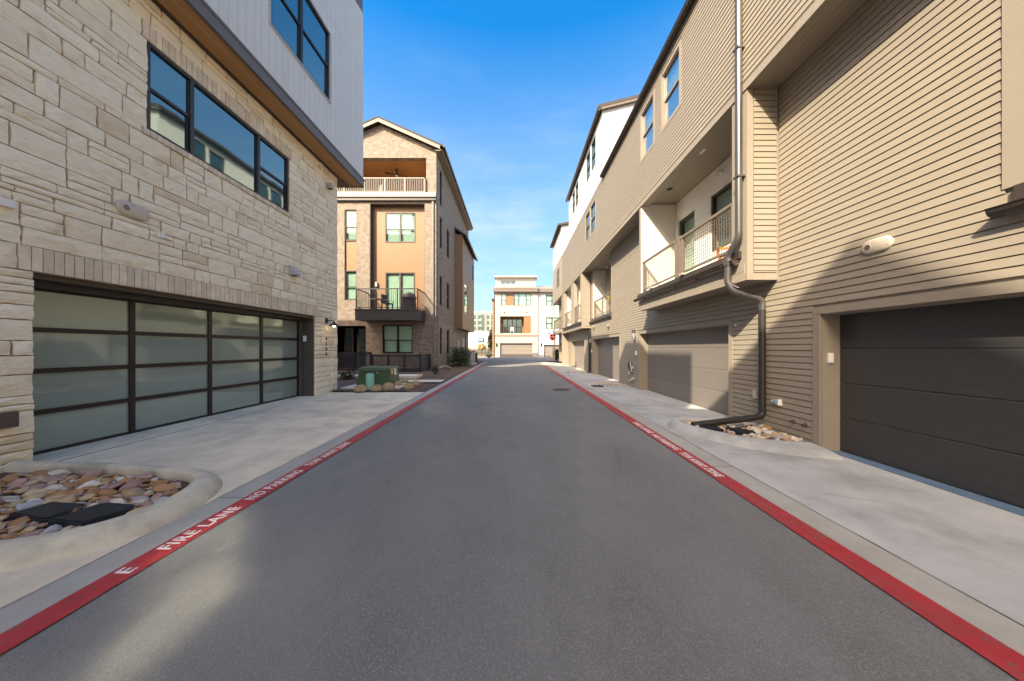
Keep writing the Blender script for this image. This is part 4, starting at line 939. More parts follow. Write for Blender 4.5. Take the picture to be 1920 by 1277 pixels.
# roof of the brick house
AP = (-8.7, 16.28); sl = .443
for nm, sg in (('roof', 1), ('roof', -1)):
    xe = AP[0] + sg*4.15; ze = AP[1] - 4.15*sl
    y0_, y1_, yr_ = YB - .36, 33.3, 28.6
    P_ = [(AP[0], y0_, AP[1]), (xe, y0_, ze), (xe, y1_, ze), (AP[0], yr_, AP[1])]; k_ = len(P_)
    MB().add(P_ + [(x, y, z - .10) for x, y, z in P_], [(0,1,2,3),(7,6,5,4)] + [(i, (i+1) % 4, 4 + (i+1) % 4, 4 + i) for i in range(4)]).build(nm, 'shingle_dark', E)
    xe2 = AP[0] + sg*4.1; z2 = AP[1] - 4.1*sl
    MB().prism([(AP[0], AP[1] - .102), (xe2, z2 - .102), (xe2, z2 - .34), (AP[0], AP[1] - .34)], 'y', YB - .34, YB - .28).build('rake_board', 'beige_trim', E)
    MB().prism([(AP[0], AP[1] - .103), (xe2, z2 - .103), (xe2, z2 - .20), (AP[0], AP[1] - .20)], 'y', YB - .275, YB + .6).build('roof_soffit', 'dark_trim', E)
mb = MB(); mb.box(-4.75, -4.60, YB - .34, 33.3, 14.14, 14.40); mb.box(XR + .01, -4.75, YB - .28, 33.2, 14.12, 14.16); mb.build('eave_board', 'beige_trim', E)
gutter(E, YB - .36, 33.4, -4.52, 14.38, .075, step=1.2)
# wood recess
mb = MB(); fw2 = fy(YB + .36, -1); bwn = (-8.53, -6.53, 8.47, 10.45); bdr = (-8.50, -6.57, 3.9, 6.50)
wallbox(mb, fw2, REC[0], REC[1], REC[2], REC[3], [bwn, bdr], -.2, 0); mb.build('wood_panel', 'wood_panel', E)
mb = MB(); mb.box(REC[0], REC[0] + .03, YB + .01, YB + .359, 3.55, REC[3]); mb.box(REC[1] - .03, REC[1], YB + .01, YB + .359, 3.55, REC[3]); mb.box(REC[0] + .031, REC[1] - .031, YB + .01, YB + .359, REC[3] - .03, REC[3]); mb.build('recess_jamb', 'brown_jamb', E)
window(E, fw2, *bwn, (0, .5, 1), (0, 1), -.03, .06, 'brown_jamb', 'teal_glass', blind=('blind', .0), split=.44)
window(E, fw2, *bdr, (0, .5, 1), (), -.03, .07, 'dark_trim', 'teal_glass', blind=('blind', .03), name='balcony_door')
window(E, ff, -11.0, -10.22, 8.48, 10.48, (0, 1), (0,), -.1, .06, 'dark_trim', 'teal_glass', blind=('blind', .0), split=.45)
window(E, ff, -11.0, -10.22, 4.62, 6.55, (0, 1), (0,), -.1, .06, 'dark_trim', 'teal_glass', blind=('blind', .0), split=.45)
MB().fbox(ff, -11.0, -10.22, -.3, -.1, 6.551, 8.479).build('wood_panel', 'wood_panel', E)
window(E, ff, *GW, (0, .5, 1), (0, 1), -.1, .07, 'bronze', 'teal_glass', blind=('blind', .0), slats=False, split=.47)
mb = MB(); mb.box(DR[0], DR[1], YB + .9, YB + 1.0, 0, 3.0); mb.box(DR[1], DR[1] + .05, YB + .36, YB + .9, 0, 3); mb.build('porch_wall', 'terrace_wood', E)
MB().box(-10.62, -9.66, YB + .84, YB + .899, .1, 2.5).build('front_door', 'dark_trim', E)
window(E, fy(YB + .84, -1), -10.5, -9.8, .25, 2.85, (0, 1), (0,), .012, .05, 'dark_trim', 'dark_glass', name='door_window', proud=.02, split=.55)
window(E, fy(YB + .9, -1), -11.45, -10.85, .15, 2.9, (0, 1), (0,), .05, .06, 'dark_trim', 'teal_glass', blind=('blind', 0), slats=False, name='sidelight')
for s_ in SW: window(E, fr, *s_, (0, 1), (0,), -.12, .06, 'bronze', 'dark_glass')
mb = MB(); mb.fbox(fr, 20.15, 20.27, .0, .10, .1, 11.0); mb.fbox(ff, XR - .26, XR - .15, .003, .10, .15, 11.2); mb.build('downspout', 'beige_trim', E)
mb = MB(); mb.fbox(ff, -9.13, -9.0, -.34, -.22, 5.55, 5.85); mb.build('wall_light', 'galvanised', E)
# balcony
mb = MB(); YBF = 18.5
mb.box(-9.55, -5.78, YBF, YB + .3, 3.2, 3.78); mb.box(-9.58, -5.75, YBF - .03, YB + .3, 3.781, 3.87); mb.build('balcony', 'dark_balcony', E)
rl = MB(); rl.box(-9.52, -5.80, YBF + .01, YBF + .06, 5.05, 5.11); rl.box(-9.52, -5.80, YBF + .015, YBF + .055, 3.93, 3.97)
for x in (-9.52, -5.85): rl.box(x, x + .05, YBF + .061, YB - .002, 5.05, 5.11); rl.box(x, x + .05, YBF + .061, YB - .002, 3.93, 3.97)
rl = rl.build('balcony_railing', 'dark_balcony', E)
for x, y in ((-9.52, YBF + .01), (-8.3, YBF + .01), (-7.05, YBF + .01), (-5.85, YBF + .01)): MB().box(x, x + .05, y, y + .05, 3.872, 5.049).build('post', 'dark_balcony', rl)
mb = MB(); x = -9.4
while x < -5.9: mb.box(x, x + .016, YBF + .03, YBF + .046, 3.971, 5.049); x += .125
y = YBF + .15
while y < YB: mb.box(-9.505, -9.489, y, y + .016, 3.971, 5.049); mb.box(-5.835, -5.819, y, y + .016, 3.971, 5.049); y += .125
mb.build('baluster', 'dark_balcony', rl, kind='stuff')
# wooden side bay
mb = MB(); wallbox(mb, fx(-4.42, 1), 26.35, 33.7, 3.18, 11.0, [(32.0, 33.0, 8.6, 10.3), (27.2, 29.2, 4.6, 7.4)], -.2, 0); mb.box(XR + .003, -4.421, 26.3, 26.349, 3.18, 11.2); mb.box(XR + .003, -4.62, 26.35, 33.7, 3.18, 3.3); mb.box(XR + .003, -4.62, 33.6, 33.7, 3.3, 11); mb.build('side_bay', 'wood_panel', E)
window(E, fx(-4.42, 1), 27.2, 29.2, 4.6, 7.4, (0, 1), (), -.05, .08, 'pale_trim', 'dark_glass'); window(E, fx(-4.42, 1), 32.0, 33.0, 8.6, 10.3, (0, 1), (), -.05, .08, 'bronze', 'dark_glass')
mb = MB(); mb.prism([(XR, 11.75), (-4.1, 11.1), (-4.1, 11.0), (XR, 11.6)], 'y', 26.1, 33.9); mb.build('bay_roof', 'shingle_dark', E)
gutter(E, 26.1, 33.9, -4.08, 11.08, .07, step=1.5)
for y, z, w, h, m in ((27.0, .9, .5, 1.0, 'grey_plastic'), (29.5, 1.0, 1.4, 1.2, 'pale_trim'), (31.6, .4, .9, 2.2, 'dark_trim')): plate(E, fr, y + .6, z + h/2 + .3, w, h, m, .08, 'meter_cabinet')
mb = MB(); mb.fbox(fr, 25.5, 34, .003, .06, 3.0, 3.1); mb.build('belt_trim', 'dark_trim', E)
mb = MB(); mb.fbox(fr, YB - .003, 34, .003, .03, .05, .28); mb.build('plinth', 'concrete', E)
# terrace fan, furniture
fn = thing('ceiling_fan', (-8.15, 21.4, 13.86), 'dark four blade ceiling fan hanging under the top terrace ceiling', 'ceiling fan')
MB().lathe((-8.15, 21.4, 13.48), [(.02, .38), (.02, .12), (.1, .1), (.12, .02), (.1, -.02)], 14).build('motor', 'bronze', fn)
MB().lathe((-8.15, 21.4, 13.42), [(.10, .03), (.09, -.02), (.05, -.06)], 14).build('light', 'white_plastic', fn)
for i in range(4):
    a = R(20 + 90*i); u = Vector((math.cos(a), math.sin(a), 0)); w = Vector((-math.sin(a), math.cos(a), 0)); c = Vector((-8.15, 21.4, 13.52))
    mb = MB(); vs = [c + u*.1 - w*.03, c + u*.1 + w*.03, c + u*.75 + w*.085 + Vector((0,0,.03)), c + u*.75 - w*.085 - Vector((0,0,.03))]
    mb.add([*vs, *[v - Vector((0, 0, .012)) for v in vs]], [(0,1,2,3),(7,6,5,4),(0,1,5,4),(1,2,6,5),(2,3,7,6),(3,0,4,7)]); mb.build('blade', 'bronze', fn)
def chair(name, x, y, z, m, label, cat='chair', group=None, rz=0, s=1, nsl=5):
    t = thing(name, (x, y, z), label, cat, group)
    def b(n, *a): mb = MB(); mb.box(*[v*s for v in a]); o = mb.build(n, m, None, at=(0, 0, 0)); o.parent = t; ORG[o] = ORG[t]
    b('seat', -.25, .25, -.25, .25, .40, .45)
    for i in range(nsl): b('slat', -.24 + i*.4/(nsl-1), -.24 + i*.4/(nsl-1) + (.08 if nsl > 3 else .05), .22, .26, .46, .92)
    b('back_rail', -.26, .26, .215, .265, .921, 1.0)
    for a, c in ((-.24, -.24), (.19, -.24), (-.24, .2), (.19, .2)): b('leg', a, a + .05, c, c + .05, 0, .399)
    for a in (-.3, .25): b('armrest', a, a + .05, -.25, .25, .60, .64); b('arm_post', a, a + .05, -.24, -.19, .40, .599)
    t.rotation_euler.z = rz; return t
chair('armchair', -8.9, 21.1, 11.5, 'light_rail', 'pale slatted chair behind the railing of the top terrace', rz=2.4)
chair('patio_chair', -7.95, 19.3, 3.87, 'dark_balcony', 'dark metal chair on the brick house balcony beside the covered grill', rz=1.2)
chair('patio_chair', 4.8, 6.72, 3.2, 'orange_paint', 'bright orange chair on the tan balcony behind the wire mesh railing', rz=-1.5, nsl=2, s=.95)
tb = thing('bistro_table', (-8.6, 19.3, 3.87), 'small round table on the brick house balcony left of the dark chair', 'table')
MB().lathe((-8.6, 19.3, 3.87), [(.33, .68), (.33, .71)], 20).build('table_top', 'pale_trim', tb); MB().lathe((-8.6, 19.3, 3.87), [(.22, 0), (.22, .03), (.03, .05), (.03, .68)], 12).build('pedestal', 'dark_balcony', tb)
mb = MB(); mb.lathe((-6.55, 19.2, 3.87), [(.42, 0), (.44, .3), (.40, .65), (.46, .75), (.36, 1.0), (.12, 1.12)], 14)
mb.build('covered_grill', 'dark_balcony', label='grill under a dark fabric cover on the brick house balcony', category='grill', smooth=True)

# fence
def fence(x0, x1, y, z0, z1, label):
    t = thing('slat_fence', ((x0+x1)/2, y, z0), label, 'fence', 'dark slat fence panels')
    n = max(2, round((x1-x0)/.9)); 
    for i in range(n+1): x = x0 + (x1-x0)*i/n; MB().box(x - .05, x + .05, y + .03, y + .11, z0 - .15, z1 + .01).build('post', 'fence_paint', t)
    k = 9; h = (z1-z0)/k
    for i in range(k): MB().box(x0 - .05, x1 + .05, y, y + .028, z0 + i*h + (.034 if i not in (0, 1, k-1) else .007), z0 + (i+1)*h - .007).build('slat', 'fence_paint', t)
fence(xy(628, 17.9), xy(694, 17.9), 17.9, .22, zy(660, 17.9), 'taller dark slat fence panel in front of the porch door')
fence(xy(697, 17.9), xy(788, 17.9), 17.9, .15, zy(664.5, 17.9), 'long low dark slat fence panel behind the green utility box')
mb = MB(); mb.box(xy(788, 17.9), xy(788, 17.9) + .03, 17.9, 20, .15, zy(664.5, 17.9)); mb.build('fence_return', 'fence_paint', label='short dark fence return running back to the brick corner', category='fence')
# utility box
TX0, TX1, TY0, TY1 = xy(671, 11.3), xy(730, 11.3), 11.3, 12.15
t = thing('utility_box', ((TX0+TX1)/2, 11.7, .14), 'green metal transformer box on a concrete pad beside the driveway', 'utility box')
mb = MB(); zt = zy(688, 11.3); x1b = TX1 + .06
mb.add([(TX0 - .05, TY0, .14), (x1b, TY0, .14), (x1b, TY1, .14), (TX0 - .05, TY1, .14), (TX0, TY0 + .05, zt - .12), (TX1, TY0 + .05, zt - .12), (TX1, TY1, zt - .06), (TX0, TY1, zt - .06)], [(0,1,5,4),(1,2,6,5),(2,3,7,6),(3,0,4,7),(0,1,2,3)]); mb.build('cabinet', 'transformer_green', t)
mb = MB(); mb.add([(TX0 - .02, TY0 + .01, zt - .13), (TX1 + .02, TY0 + .01, zt - .13), (TX1 + .02, TY1 + .02, zt - .06), (TX0 - .02, TY1 + .02, zt - .06), (TX0 + .04, TY0 + .1, zt - .03), (TX1 - .04, TY0 + .1, zt - .03), (TX1 - .02, TY1, zt), (TX0 + .02, TY1, zt)], [(0,1,5,4),(1,2,6,5),(2,3,7,6),(3,0,4,7),(4,5,6,7)]); mb.build('lid', 'transformer_green', t)
xs_ = lambda z: x1b + (TX1 - x1b)*(z - .14)/(zt - .26) + .006
for y, z, w, h, m in ((11.45, .58, .14, .2, 'yellow_label'), (11.72, .52, .2, .27, 'white_label'), (11.85, .24, .1, .12, 'sign_blue')):
    MB().add([(xs_(z), y, z), (xs_(z), y + w, z), (xs_(z+h), y + w, z+h), (xs_(z+h), y, z+h)], [(0,1,2,3)]).build('sticker', m, t)
mb = MB(); mb.box(TX0 + .05, TX0 + .09, TY0 + .0, TY0 + .03, .62, .66); mb.box((TX0+TX1)/2 + .1, (TX0+TX1)/2 + .16, TY0 - .0, TY0 + .03, .6, .66); mb.build('latch', 'galvanised', t)
mb = MB(); mb.lathe((xy(694, 10.75), 10.75, .08), [(.135, 0), (.135, .5), (.128, .54), (.09, .57)], 22)
mb.build('utility_pedestal', 'mint_plastic', label='mint green plastic utility post in front of the green box', category='utility post', smooth=True)
# dormant grass tufts
def tuft(x, y, z, r, seed, label):
    rd = random.Random(seed); mb = MB()
    for i in range(260):
        a = rd.uniform(0, 6.28); e = math.acos(rd.uniform(.0, 1)); d = Vector((math.cos(a)*math.sin(e), math.sin(a)*math.sin(e), math.cos(e)*.92 + .06))
        p = Vector((x, y, z)) + d*r*.25; q = Vector((x, y, z)) + d*r*rd.uniform(.85, 1.05); w = d.cross(Vector((rd.random(), rd.random(), rd.random()))).normalized()*r*.05
        mb.add([p - w, p + w, q + w*.5, q - w*.5], [(0,1,2,3)])
    mb.lathe((x, y, z), [(r*.86, 0), (r*.84, r*.3), (r*.6, r*.68), (r*.2, r*.84)], 10)
    mb.build('grass_tuft', 'dry_grass', label=label, category='grass', group='dry grass tufts by the driveway')
TF = [(578, 734, .24), (706, 733, .22), (728, 731, .26), (747, 725, .22), (758, 719, .19), (767, 729, .21), (780, 724, .2)]
TL = ['dry grass tuft left of the mint post', 'dry grass tuft right of the mint post', 'widest dry grass tuft in front of the green box', 'round dry grass tuft by the green box corner', 'small dry grass tuft behind the others', 'dry grass tuft nearest the driveway flare', 'rightmost dry grass tuft nearest the gutter']
for i, (px_, py_, r) in enumerate(TF):
    px_ = 676 if i == 0 else px_
    Y_ = min(13.5, 1.47*F/(py_ - CY)); tuft(xy(px_, Y_), Y_, g(Y_) + .05, r, 40+i, TL[i])
# foliage
def leaves(mb, c, rad, n, size, rd, boxy=False, shell=.55):
    for _ in range(n):
        if boxy: p = Vector([rd.uniform(-1, 1) for _ in range(3)]); k = max(abs(v) for v in p); p = p/k*rd.uniform(shell, 1)
        else:
            p = Vector([rd.gauss(0, 1) for _ in range(3)]).normalized()*rd.uniform(shell, 1)
        p *= 1 + .25*noise.noise(p*2.2 + Vector((c[0], c[1], 0)))
        q = Vector((c[0] + p.x*rad[0], c[1] + p.y*rad[1], c[2] + p.z*rad[2])); e = Matrix.Rotation(rd.uniform(0, 6.28), 3, 'Z') @ Matrix.Rotation(rd.uniform(-1.2, 1.2), 3, 'X'); s = size*rd.uniform(.6, 1.3)
        mb.add([tuple(q + e @ Vector(v)) for v in ((-s, 0, 0), (0, -s*.5, s*.1), (s, 0, 0), (0, s*.5, s*.1))], [(0,1,2,3)])
def bush(name, x, y, z, rad, n, size, m, label, boxy=False, seed=1, cat='bush'):
    t = thing(name, (x, y, z), label, cat); rd = random.Random(seed)
    mb = MB(); leaves(mb, (x, y, z + rad[2]), rad, n, size, rd, boxy, .35); mb.build('crown', m, t)
    mb = MB()
    for i in range(5): mb.tube([(x, y, z - .05), (x + rd.uniform(-.5, .5)*rad[0], y + rd.uniform(-.5, .5)*rad[1], z + rad[2]*1.5)], [.03, .01], 5)
    mb.build('stem', 'stem', t)
bush('hedge', xy(863, 23.6), 23.6, .15, (.72, .8, .72), 2600, .07, 'leaf', 'clipped leafy hedge beside the air conditioners at the brick house', True, 3)
bush('small_shrub', xy(816, 16.6), 16.6, .12, (.26, .26, .26), 300, .05, 'leaf_dark', 'small dark shrub in the mulch at the brick corner', seed=5)
bush('small_shrub', xy(841, 19.4), 19.4, .12, (.22, .22, .14), 160, .05, 'dry_grass', 'low tan shrub in the mulch right of the dark shrub', seed=15)
bush('small_shrub', xy(650, 14.0), 14.0, .12, (.42, .3, .2), 360, .06, 'leaf', 'low green shrub in the mulch left of the transformer', seed=6)
bush('small_shrub', xy(708, 16.9), 16.9, .2, (.42, .3, .25), 360, .06, 'leaf', 'green shrub peeking over the transformer in front of the fence', seed=9)
bush('tall_shrub', xy(1044, 33), 33.0, .14, (.40, .5, .68), 1500, .07, 'leaf_dark', 'dark green clipped shrub at the foot of the stop sign', seed=7)
# air conditioners
ac = thing('air_conditioner', (xy(876, 25.3), 25.3, .1), 'grey outdoor air conditioner unit nearest the hedge', 'air conditioner', 'air conditioners by the brick house')
ax, ay = xy(876, 25.3), 25.3
MB().box(ax - .55, ax + .55, ay - .5, ay + .5, .05, .22).build('pad', 'concrete', ac)
MB().box(ax - .4, ax + .4, ay - .4, ay + .4, .24, 1.16).build('casing', 'ac_metal', ac)
mb = MB()
for i in range(12): mb.box(ax - .41, ax + .41, ay - .41, ay + .41, .30 + i*.066, .325 + i*.066)
mb.build('grille', 'grey_plastic', ac); MB().lathe((ax, ay, 1.161), [(.34, 0), (.34, .04), (.3, .05)], 20).build('fan_guard', 'dark_trim', ac)
copy_thing(ac, (.0, 1.5, .0), 'grey outdoor air conditioner unit farther down the brick house')
# stop sign
t = thing('stop_sign', (xy(1038, 34.5), 34.5, .1), 'red octagonal stop sign with blue street name blades at the street end', 'road sign')
sx_, sy_, sz_ = xy(1036.5, 34.5), 34.5, zy(632, 34.5); rr = .41
MB().tube([(sx_, sy_ + .03, 0), (sx_, sy_ + .03, zy(617, 34.5))], .035, 8).build('pole', 'galvanised', t)
oc = lambda r: [(sx_ + r*math.cos(R(22.5 + 45*i)), sz_ + r*math.sin(R(22.5 + 45*i))) for i in range(8)]
MB().prism(oc(rr), 'y', sy_ - .02, sy_ - .005).build('border', 'sign_white', t); MB().prism(oc(rr*.93), 'y', sy_ - .026, sy_ - .021).build('plate', 'sign_red', t)
place_text('lettering', 'STOP', .26, Matrix(((1, 0, 0, sx_ - .28), (0, 0, -1, sy_ - .03), (0, 1, 0, sz_ - .09), (0, 0, 0, 1))), 'sign_white', t, .002, .0, .56)
for x0, x1, y0, y1, z0, z1 in ((-.52, .45, 0, .012, zy(627, 34.5), zy(622.8, 34.5)), (-.02, .02, -.4, .4, zy(622.6, 34.5), zy(618, 34.5))):
    s_ = MB().box(sx_ + x0, sx_ + x1, sy_ + y0 - .03, sy_ + y1 - .03, z0, z1).build('street_blade', 'sign_blue', t)
    if x1 > .1:
        mb = MB(); rd = random.Random(3); x = x0 + .06
        while x < x1 - .08: w = rd.uniform(.04, .08); mb.box(sx_ + x, sx_ + x + w, sy_ - .034, sy_ - .031, z0 + .05, z1 - .05); x += w + .03
        mb.build('blade_print', 'sign_white', s_)
# agave
t = thing('agave', (xy(917, 44), 44, .1), 'pale green spiky agave at the corner of the far pale house', 'plant'); rd = random.Random(2); mb = MB()
for i in range(34):
    a = rd.uniform(0, 6.28); e = rd.uniform(.25, 1.35); d = Vector((math.cos(a)*math.cos(e), math.sin(a)*math.cos(e), math.sin(e))); w = d.cross(Vector((0, 0, 1))).normalized(); c = Vector((xy(917, 44), 44, .12)); l_ = rd.uniform(.75, 1.05)
    mb.add([c - w*.05, c + w*.05, c + d*l_*.5 + w*.075, c + d*l_ + Vector((0, 0, -.1)), c + d*l_*.5 - w*.075, c + d*l_*.45 - Vector((0, 0, .05))], [(0,1,2,4),(4,2,3),(0,4,5),(1,5,2),(5,4,3),(5,3,2)])
mb.build('leaf_rosette', 'agave_leaf', t)

# ------------------------------------------------------------------ end house facing us
G = thing('pale_townhouse', (0, 50, .1), 'pale stone and white three storey house closing the street end', 'house')
YG = 47.0; fg = fy(YG, -1); k7 = 6.722
def gx(c): return xy(890 + c/k7, YG)
def gz(c): return zy(500 + c/k7, YG)
fgw = fy(YG + .25, -1)
GD = (gx(320), gx(730), .05, gz(965)); LO = (gx(320), gx(710), gz(840), gz(625)); W3 = (gx(335), gx(710), gz(490), gz(340))
mb = MB(); wallbox(mb, fg, gx(252), gx(795), 0, gz(295), [GD, LO, W3], -.5, 0); mb.box(gx(252), gx(795), YG + 1.6, 58, 0, gz(295)); mb.box(gx(252), gx(252) + .3, YG + .5, 58, 0, gz(295)); mb.build('wall', 'pale_stone', G)
W4 = [(gx(900), gx(1100), gz(500), gz(350)), (gx(900), gx(1100), gz(785), gz(635))]; GD2 = (gx(875), gx(1200), .05, gz(985))
mb = MB(); wallbox(mb, fgw, gx(795), gx(1500), 0, gz(310), W4 + [GD2], -.5, 0); mb.box(gx(795), gx(1500), YG + 1.6, 58, 0, gz(310))
mb.build('side_wall', 'white_wall', G)
mb = MB(); wallbox(mb, fy(YG + 1.6, -1), gx(258), gx(778), gz(236), gz(114), [(gx(320), gx(520), gz(200), gz(148))], -.3, 0); mb.box(gx(258), gx(778), YG + 2, 56, gz(236), gz(114)); mb.build('penthouse', 'white_wall', G)
mb = MB(); mb.box(gx(240), gx(797), YG + 1.0, 57, gz(114), gz(92)); mb.build('penthouse_roof', 'pale_trim', G)
window(G, fy(YG + 1.6, -1), gx(320), gx(520), gz(200), gz(148), (0, .33, .66, 1), (), -.05, .06, 'grey_plastic', 'teal_glass', name='window')
for a, b, f_ in ((228, 800, YG), (785, 1500, YG + .25)):
    MB().prism([(f_ - .55, gz(285)), (f_ - .55, gz(272)), (f_ + 3, gz(212) + .2), (f_ + 3, gz(212))], 'x', gx(a), gx(b)).build('roof', 'shingle', G)
    MB().box(gx(a + 8), gx(b - 6), f_ - .5, f_ - .01, gz(322), gz(287)).build('eave_band', 'taupe_rail', G)
window(G, fg, gx(335), gx(395), W3[2], W3[3], (0, 1), (0,), -.1, .07, 'bronze', 'teal_glass', blind=('blind', 0), slats=False)
MB().fbox(fg, gx(395), gx(495), -.3, -.05, W3[2], W3[3]).build('wood_panel', 'wood_panel', G)
window(G, fg, gx(495), gx(710), W3[2], W3[3], (0, .28, .70, 1), (0, 2), -.1, .07, 'bronze', 'teal_glass', blind=('blind', 0), slats=False)
MB().fbox(fg, gx(620), gx(710), -.4, -.05, LO[2], LO[3]).build('wood_panel', 'wood_panel', G)
MB().fbox(fg, LO[0], gx(620), -1.59, -1.5, LO[2], LO[3]).build('loggia_wall', 'terrace_wood', G)
MB().fbox(fg, LO[0], gx(620), -1.49, -.5, LO[2] - .1, LO[2]).build('loggia_floor', 'pale_trim', G); MB().fbox(fg, LO[0], gx(620), -1.49, -.5, LO[3], LO[3] + .1).build('loggia_ceiling', 'terrace_wood', G)
window(G, fy(YG + 1.5, -1), gx(350), gx(600), LO[2], gz(650), (0, .25, .5, .72, 1), (), .02, .08, 'bronze', 'dark_glass', name='glass_door')
mb = MB(); mb.fbox(fg, LO[0], gx(620), -.1, -.06, gz(752), gz(745))
x = LO[0]
while x < gx(620): mb.fbox(fg, x, x + .03, -.1, -.07, LO[2], gz(752)); x += .16
mb.build('railing', 'dark_balcony', G)
for u in W4: window(G, fgw, *u, (0, .38, 1), (0,), -.1, .07, 'bronze', 'teal_glass', blind=('blind', 0), slats=False)
MB().fbox(fg, gx(255), gx(795), .0, .08, gz(874), gz(864)).build('belt_trim', 'wood_panel', G)
for d, f_ in ((GD, fg), (GD2, fgw)):
    h = (d[3] - .05)/4
    for i in range(4): MB().fbox(f_, d[0], d[1], -.3, -.25, .06 + i*h, .05 + (i+1)*h - .01).build('garage_door_panel', 'garage_far', G)
    MB().fbox(f_, d[0], d[1], -.24, -.1, d[3] - .1, d[3]).build('door_header', 'dark_trim', G)
for c in (276, 842): mb = MB(); mb.fbox(fg if c < 500 else fgw, gx(c) - .1, gx(c) + .1, 0, .12, gz(1005), gz(965)); mb.build('wall_light', 'bronze', G)
for c in (375, 658): mb = MB(); mb.fbox(fg, gx(c) - .09, gx(c) + .09, 0, .1, gz(582), gz(572)); mb.build('vent', 'dark_trim', G)
mb = MB(); mb.fbox(fg, gx(246), gx(252), .01, .1, .1, gz(290)); mb.build('downspout', 'dark_trim', G)
mb = MB(); mb.box(gx(208), gx(245), YG + 2.5, 58, 0, gz(395)); mb.build('wood_side', 'wood_panel', G); mb = MB(); mb.box(gx(200), gx(246), YG + 2.3, 58.2, gz(395), gz(370)); mb.build('side_roof', 'dark_trim', G)
for i, (c, lb) in enumerate(((390, 'dark lounge chair at left on the far house loggia'), (470, 'pale lounge chair at right on the far house loggia'))):
    chair('lounge_chair', gx(c), YG + .8, LO[2], 'sign_white' if i else 'dark_trim', lb, s=1.0)

# ------------------------------------------------------------------ far background
MB().sheet([[(x, y, .0 + (1.6 if y > 75 else 0) + .5*noise.noise(Vector((x*.05, y*.05, 0)))) for x in range(-90, 20, 5)] for y in (60, 68, 80, 95, 130)]).build('hill', 'hill_grass', kind='structure')
t = thing('apartment_block', (-19, 165, 0), 'large grey and tan apartment block far beyond the street end', 'building')
YA = 160; fa = fy(YA, -1); ax0, ax1 = -29.0, xy(925.5, YA) ; zt = zy(586, YA)
mb = MB(); mb.box(ax0, ax1 + 6, YA, YA + 15, 0, zt); mb.build('wall', 'far_wall', t)
for a, b in ((893, 895.5), (899.5, 903), (909, 912), (918, 921)): MB().fbox(fa, xy(a, YA), xy(b, YA), 0, .3, 1, zt - .5).build('wall_bay', 'far_wall_tan', t)
MB().box(ax0 - .4, ax1 + 6.4, YA - .4, YA + 15.4, zt, zt + .5).build('roof', 'far_white', t)
MB().fbox(fa, xy(904, YA), xy(908.5, YA), .0, .25, 2, zt - 1).build('stair_glass', 'dark_glass', t)
first = None
for r_ in range(6):
    for c in (890, 897.4, 901.2, 914.8, 922.5, 926, 886.5):
        x = xy(c, YA); z = zt - 3.1 - r_*2.95
        if first is None: first = MB().fbox(fa, x - .6, x + .6, .0, .36, z, z + 1.8).build('window', 'dark_glass', t, at=fa.p(x, 0, z)); f0 = (x, z)
        else:
            o = first.copy(); COL.objects.link(o); o.location = first.location + Vector((x - f0[0], 0, z - f0[1]))
t = thing('white_building', (-11, 122, 1.5), 'low white commercial building with a blue sign below the apartment block', 'building')
YW2 = 115; fw3 = fy(YW2, -1)
mb = MB(); mb.box(xy(872, YW2), xy(918, YW2), YW2, YW2 + 10, 1, zy(621, YW2)); mb.build('wall', 'far_white', t)
MB().fbox(fw3, xy(884, YW2), xy(909, YW2), 0, .1, 1.5, zy(633, YW2)).build('shopfront', 'far_wall', t)
MB().fbox(fw3, xy(896, YW2), xy(907, YW2), .12, .5, zy(640, YW2), zy(634, YW2)).build('sign_board', 'sign_blue', t); MB().fbox(fw3, xy(898, YW2), xy(905, YW2), .51, .55, zy(638, YW2), zy(636, YW2)).build('sign_print', 'sign_white', t)
bush('slim_tree', xy(920.5, 62), 62, .5, (.9, .9, 2.4), 1200, .2, 'leaf_dark', 'slim dark evergreen left of the far pale house', seed=11, cat='tree')
bush('far_shrub', xy(904, 66), 66, 1.0, (1.2, 1.2, .7), 500, .2, 'dry_grass', 'tan dry shrub on the far hillside', seed=12)
mb = MB(); 
t = thing('dark_fence', (-5.2, 55, .1), 'low dark fence below the dry hillside at the street end', 'fence')
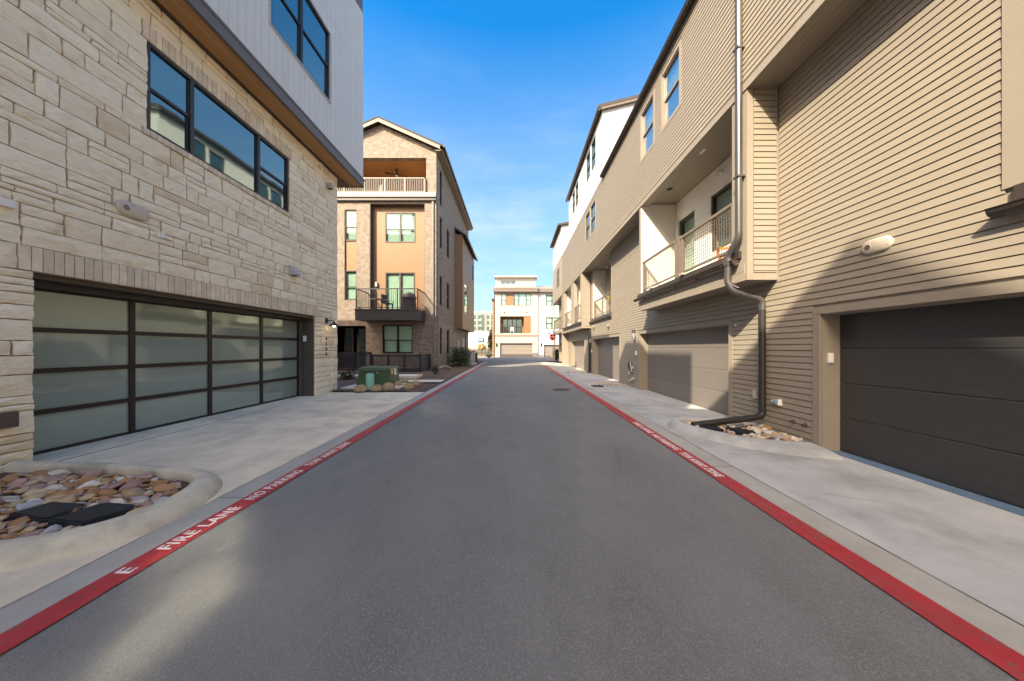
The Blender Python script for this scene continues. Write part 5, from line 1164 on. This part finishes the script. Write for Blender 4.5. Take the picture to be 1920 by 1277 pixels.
for i in range(7): MB().box(-9.5 + i*1.2, -9.42 + i*1.2, 55, 55.1, 0, 1.35).build('post', 'fence_paint', t)
for i in range(5): MB().box(-9.6, -2.2, 54.96, 54.998, .15 + i*.23, .34 + i*.23).build('rail', 'fence_paint', t)
for i, (c, lb) in enumerate(((888.5, 'brown timber screen post beside the farther air conditioner'), (893, 'second brown timber post at the end of the brick house'))):
    x = xy(c, 28.5 + i*1.5); MB().box(x - .12, x + .12, 28.4 + i*1.5, 28.6 + i*1.5, .05, 1.25 - i*.2).build('timber_post', 'brown_jamb', label=lb, category='post')
# rock patches by the far right garages
rocks([(3.3, 12.6), (4.5, 12.3), (4.55, 13.2), (3.5, 13.4)], 0, .03, (.04, .07), (10, 40, 10, 10, 30), '', fill=420, seed=21)
rocks([(3.4, 19.1), (4.5, 19.0), (4.5, 20.0), (3.5, 20.0)], 0, .05, (.04, .07), (10, 40, 10, 10, 30), '', fill=320, seed=22)
for i, (x, y) in enumerate(((3.2, 12.0), (3.1, 18.6))):
    MB().box(x - .2, x + .2, y - .18, y + .18, .0, .085).build('drain_lid', 'black_plastic', label=['dark drain grate in the apron by the middle garage', 'dark drain grate in the apron far up the right side'][i], category='drain lid')
t = thing('potted_plant', (4.85, 15.5, 3.12), 'yellow green potted plant behind the second balcony railing', 'plant'); rd = random.Random(4)
MB().lathe((4.95, 15.6, 3.12), [(.15, 0), (.2, .4), (.17, .4)], 12).build('pot', 'pot', t); mb = MB(); leaves(mb, (4.95, 15.6, 3.95), (.25, .35, .5), 420, .07, rd); mb.build('foliage', 'gold_plant', t)
t = thing('string_lights', (5.0, 16.5, 6), 'sagging string of small bulbs under the second balcony ceiling', 'string lights')
pts = [(4.75, 14.95 + 3.3*i/16, 6.05 - .35*(1 - (2*i/16 - 1)**2)) for i in range(17)]
MB().tube(pts, .008, 5).build('cable', 'bronze', t)
for p in pts[2:16:3]: MB().lathe((p[0], p[1], p[2] - .09), [(.012, .09), (.03, .03), (.02, -.02)], 8).build('bulb', 'white_plastic', t)
print('objects', len(bpy.data.objects))
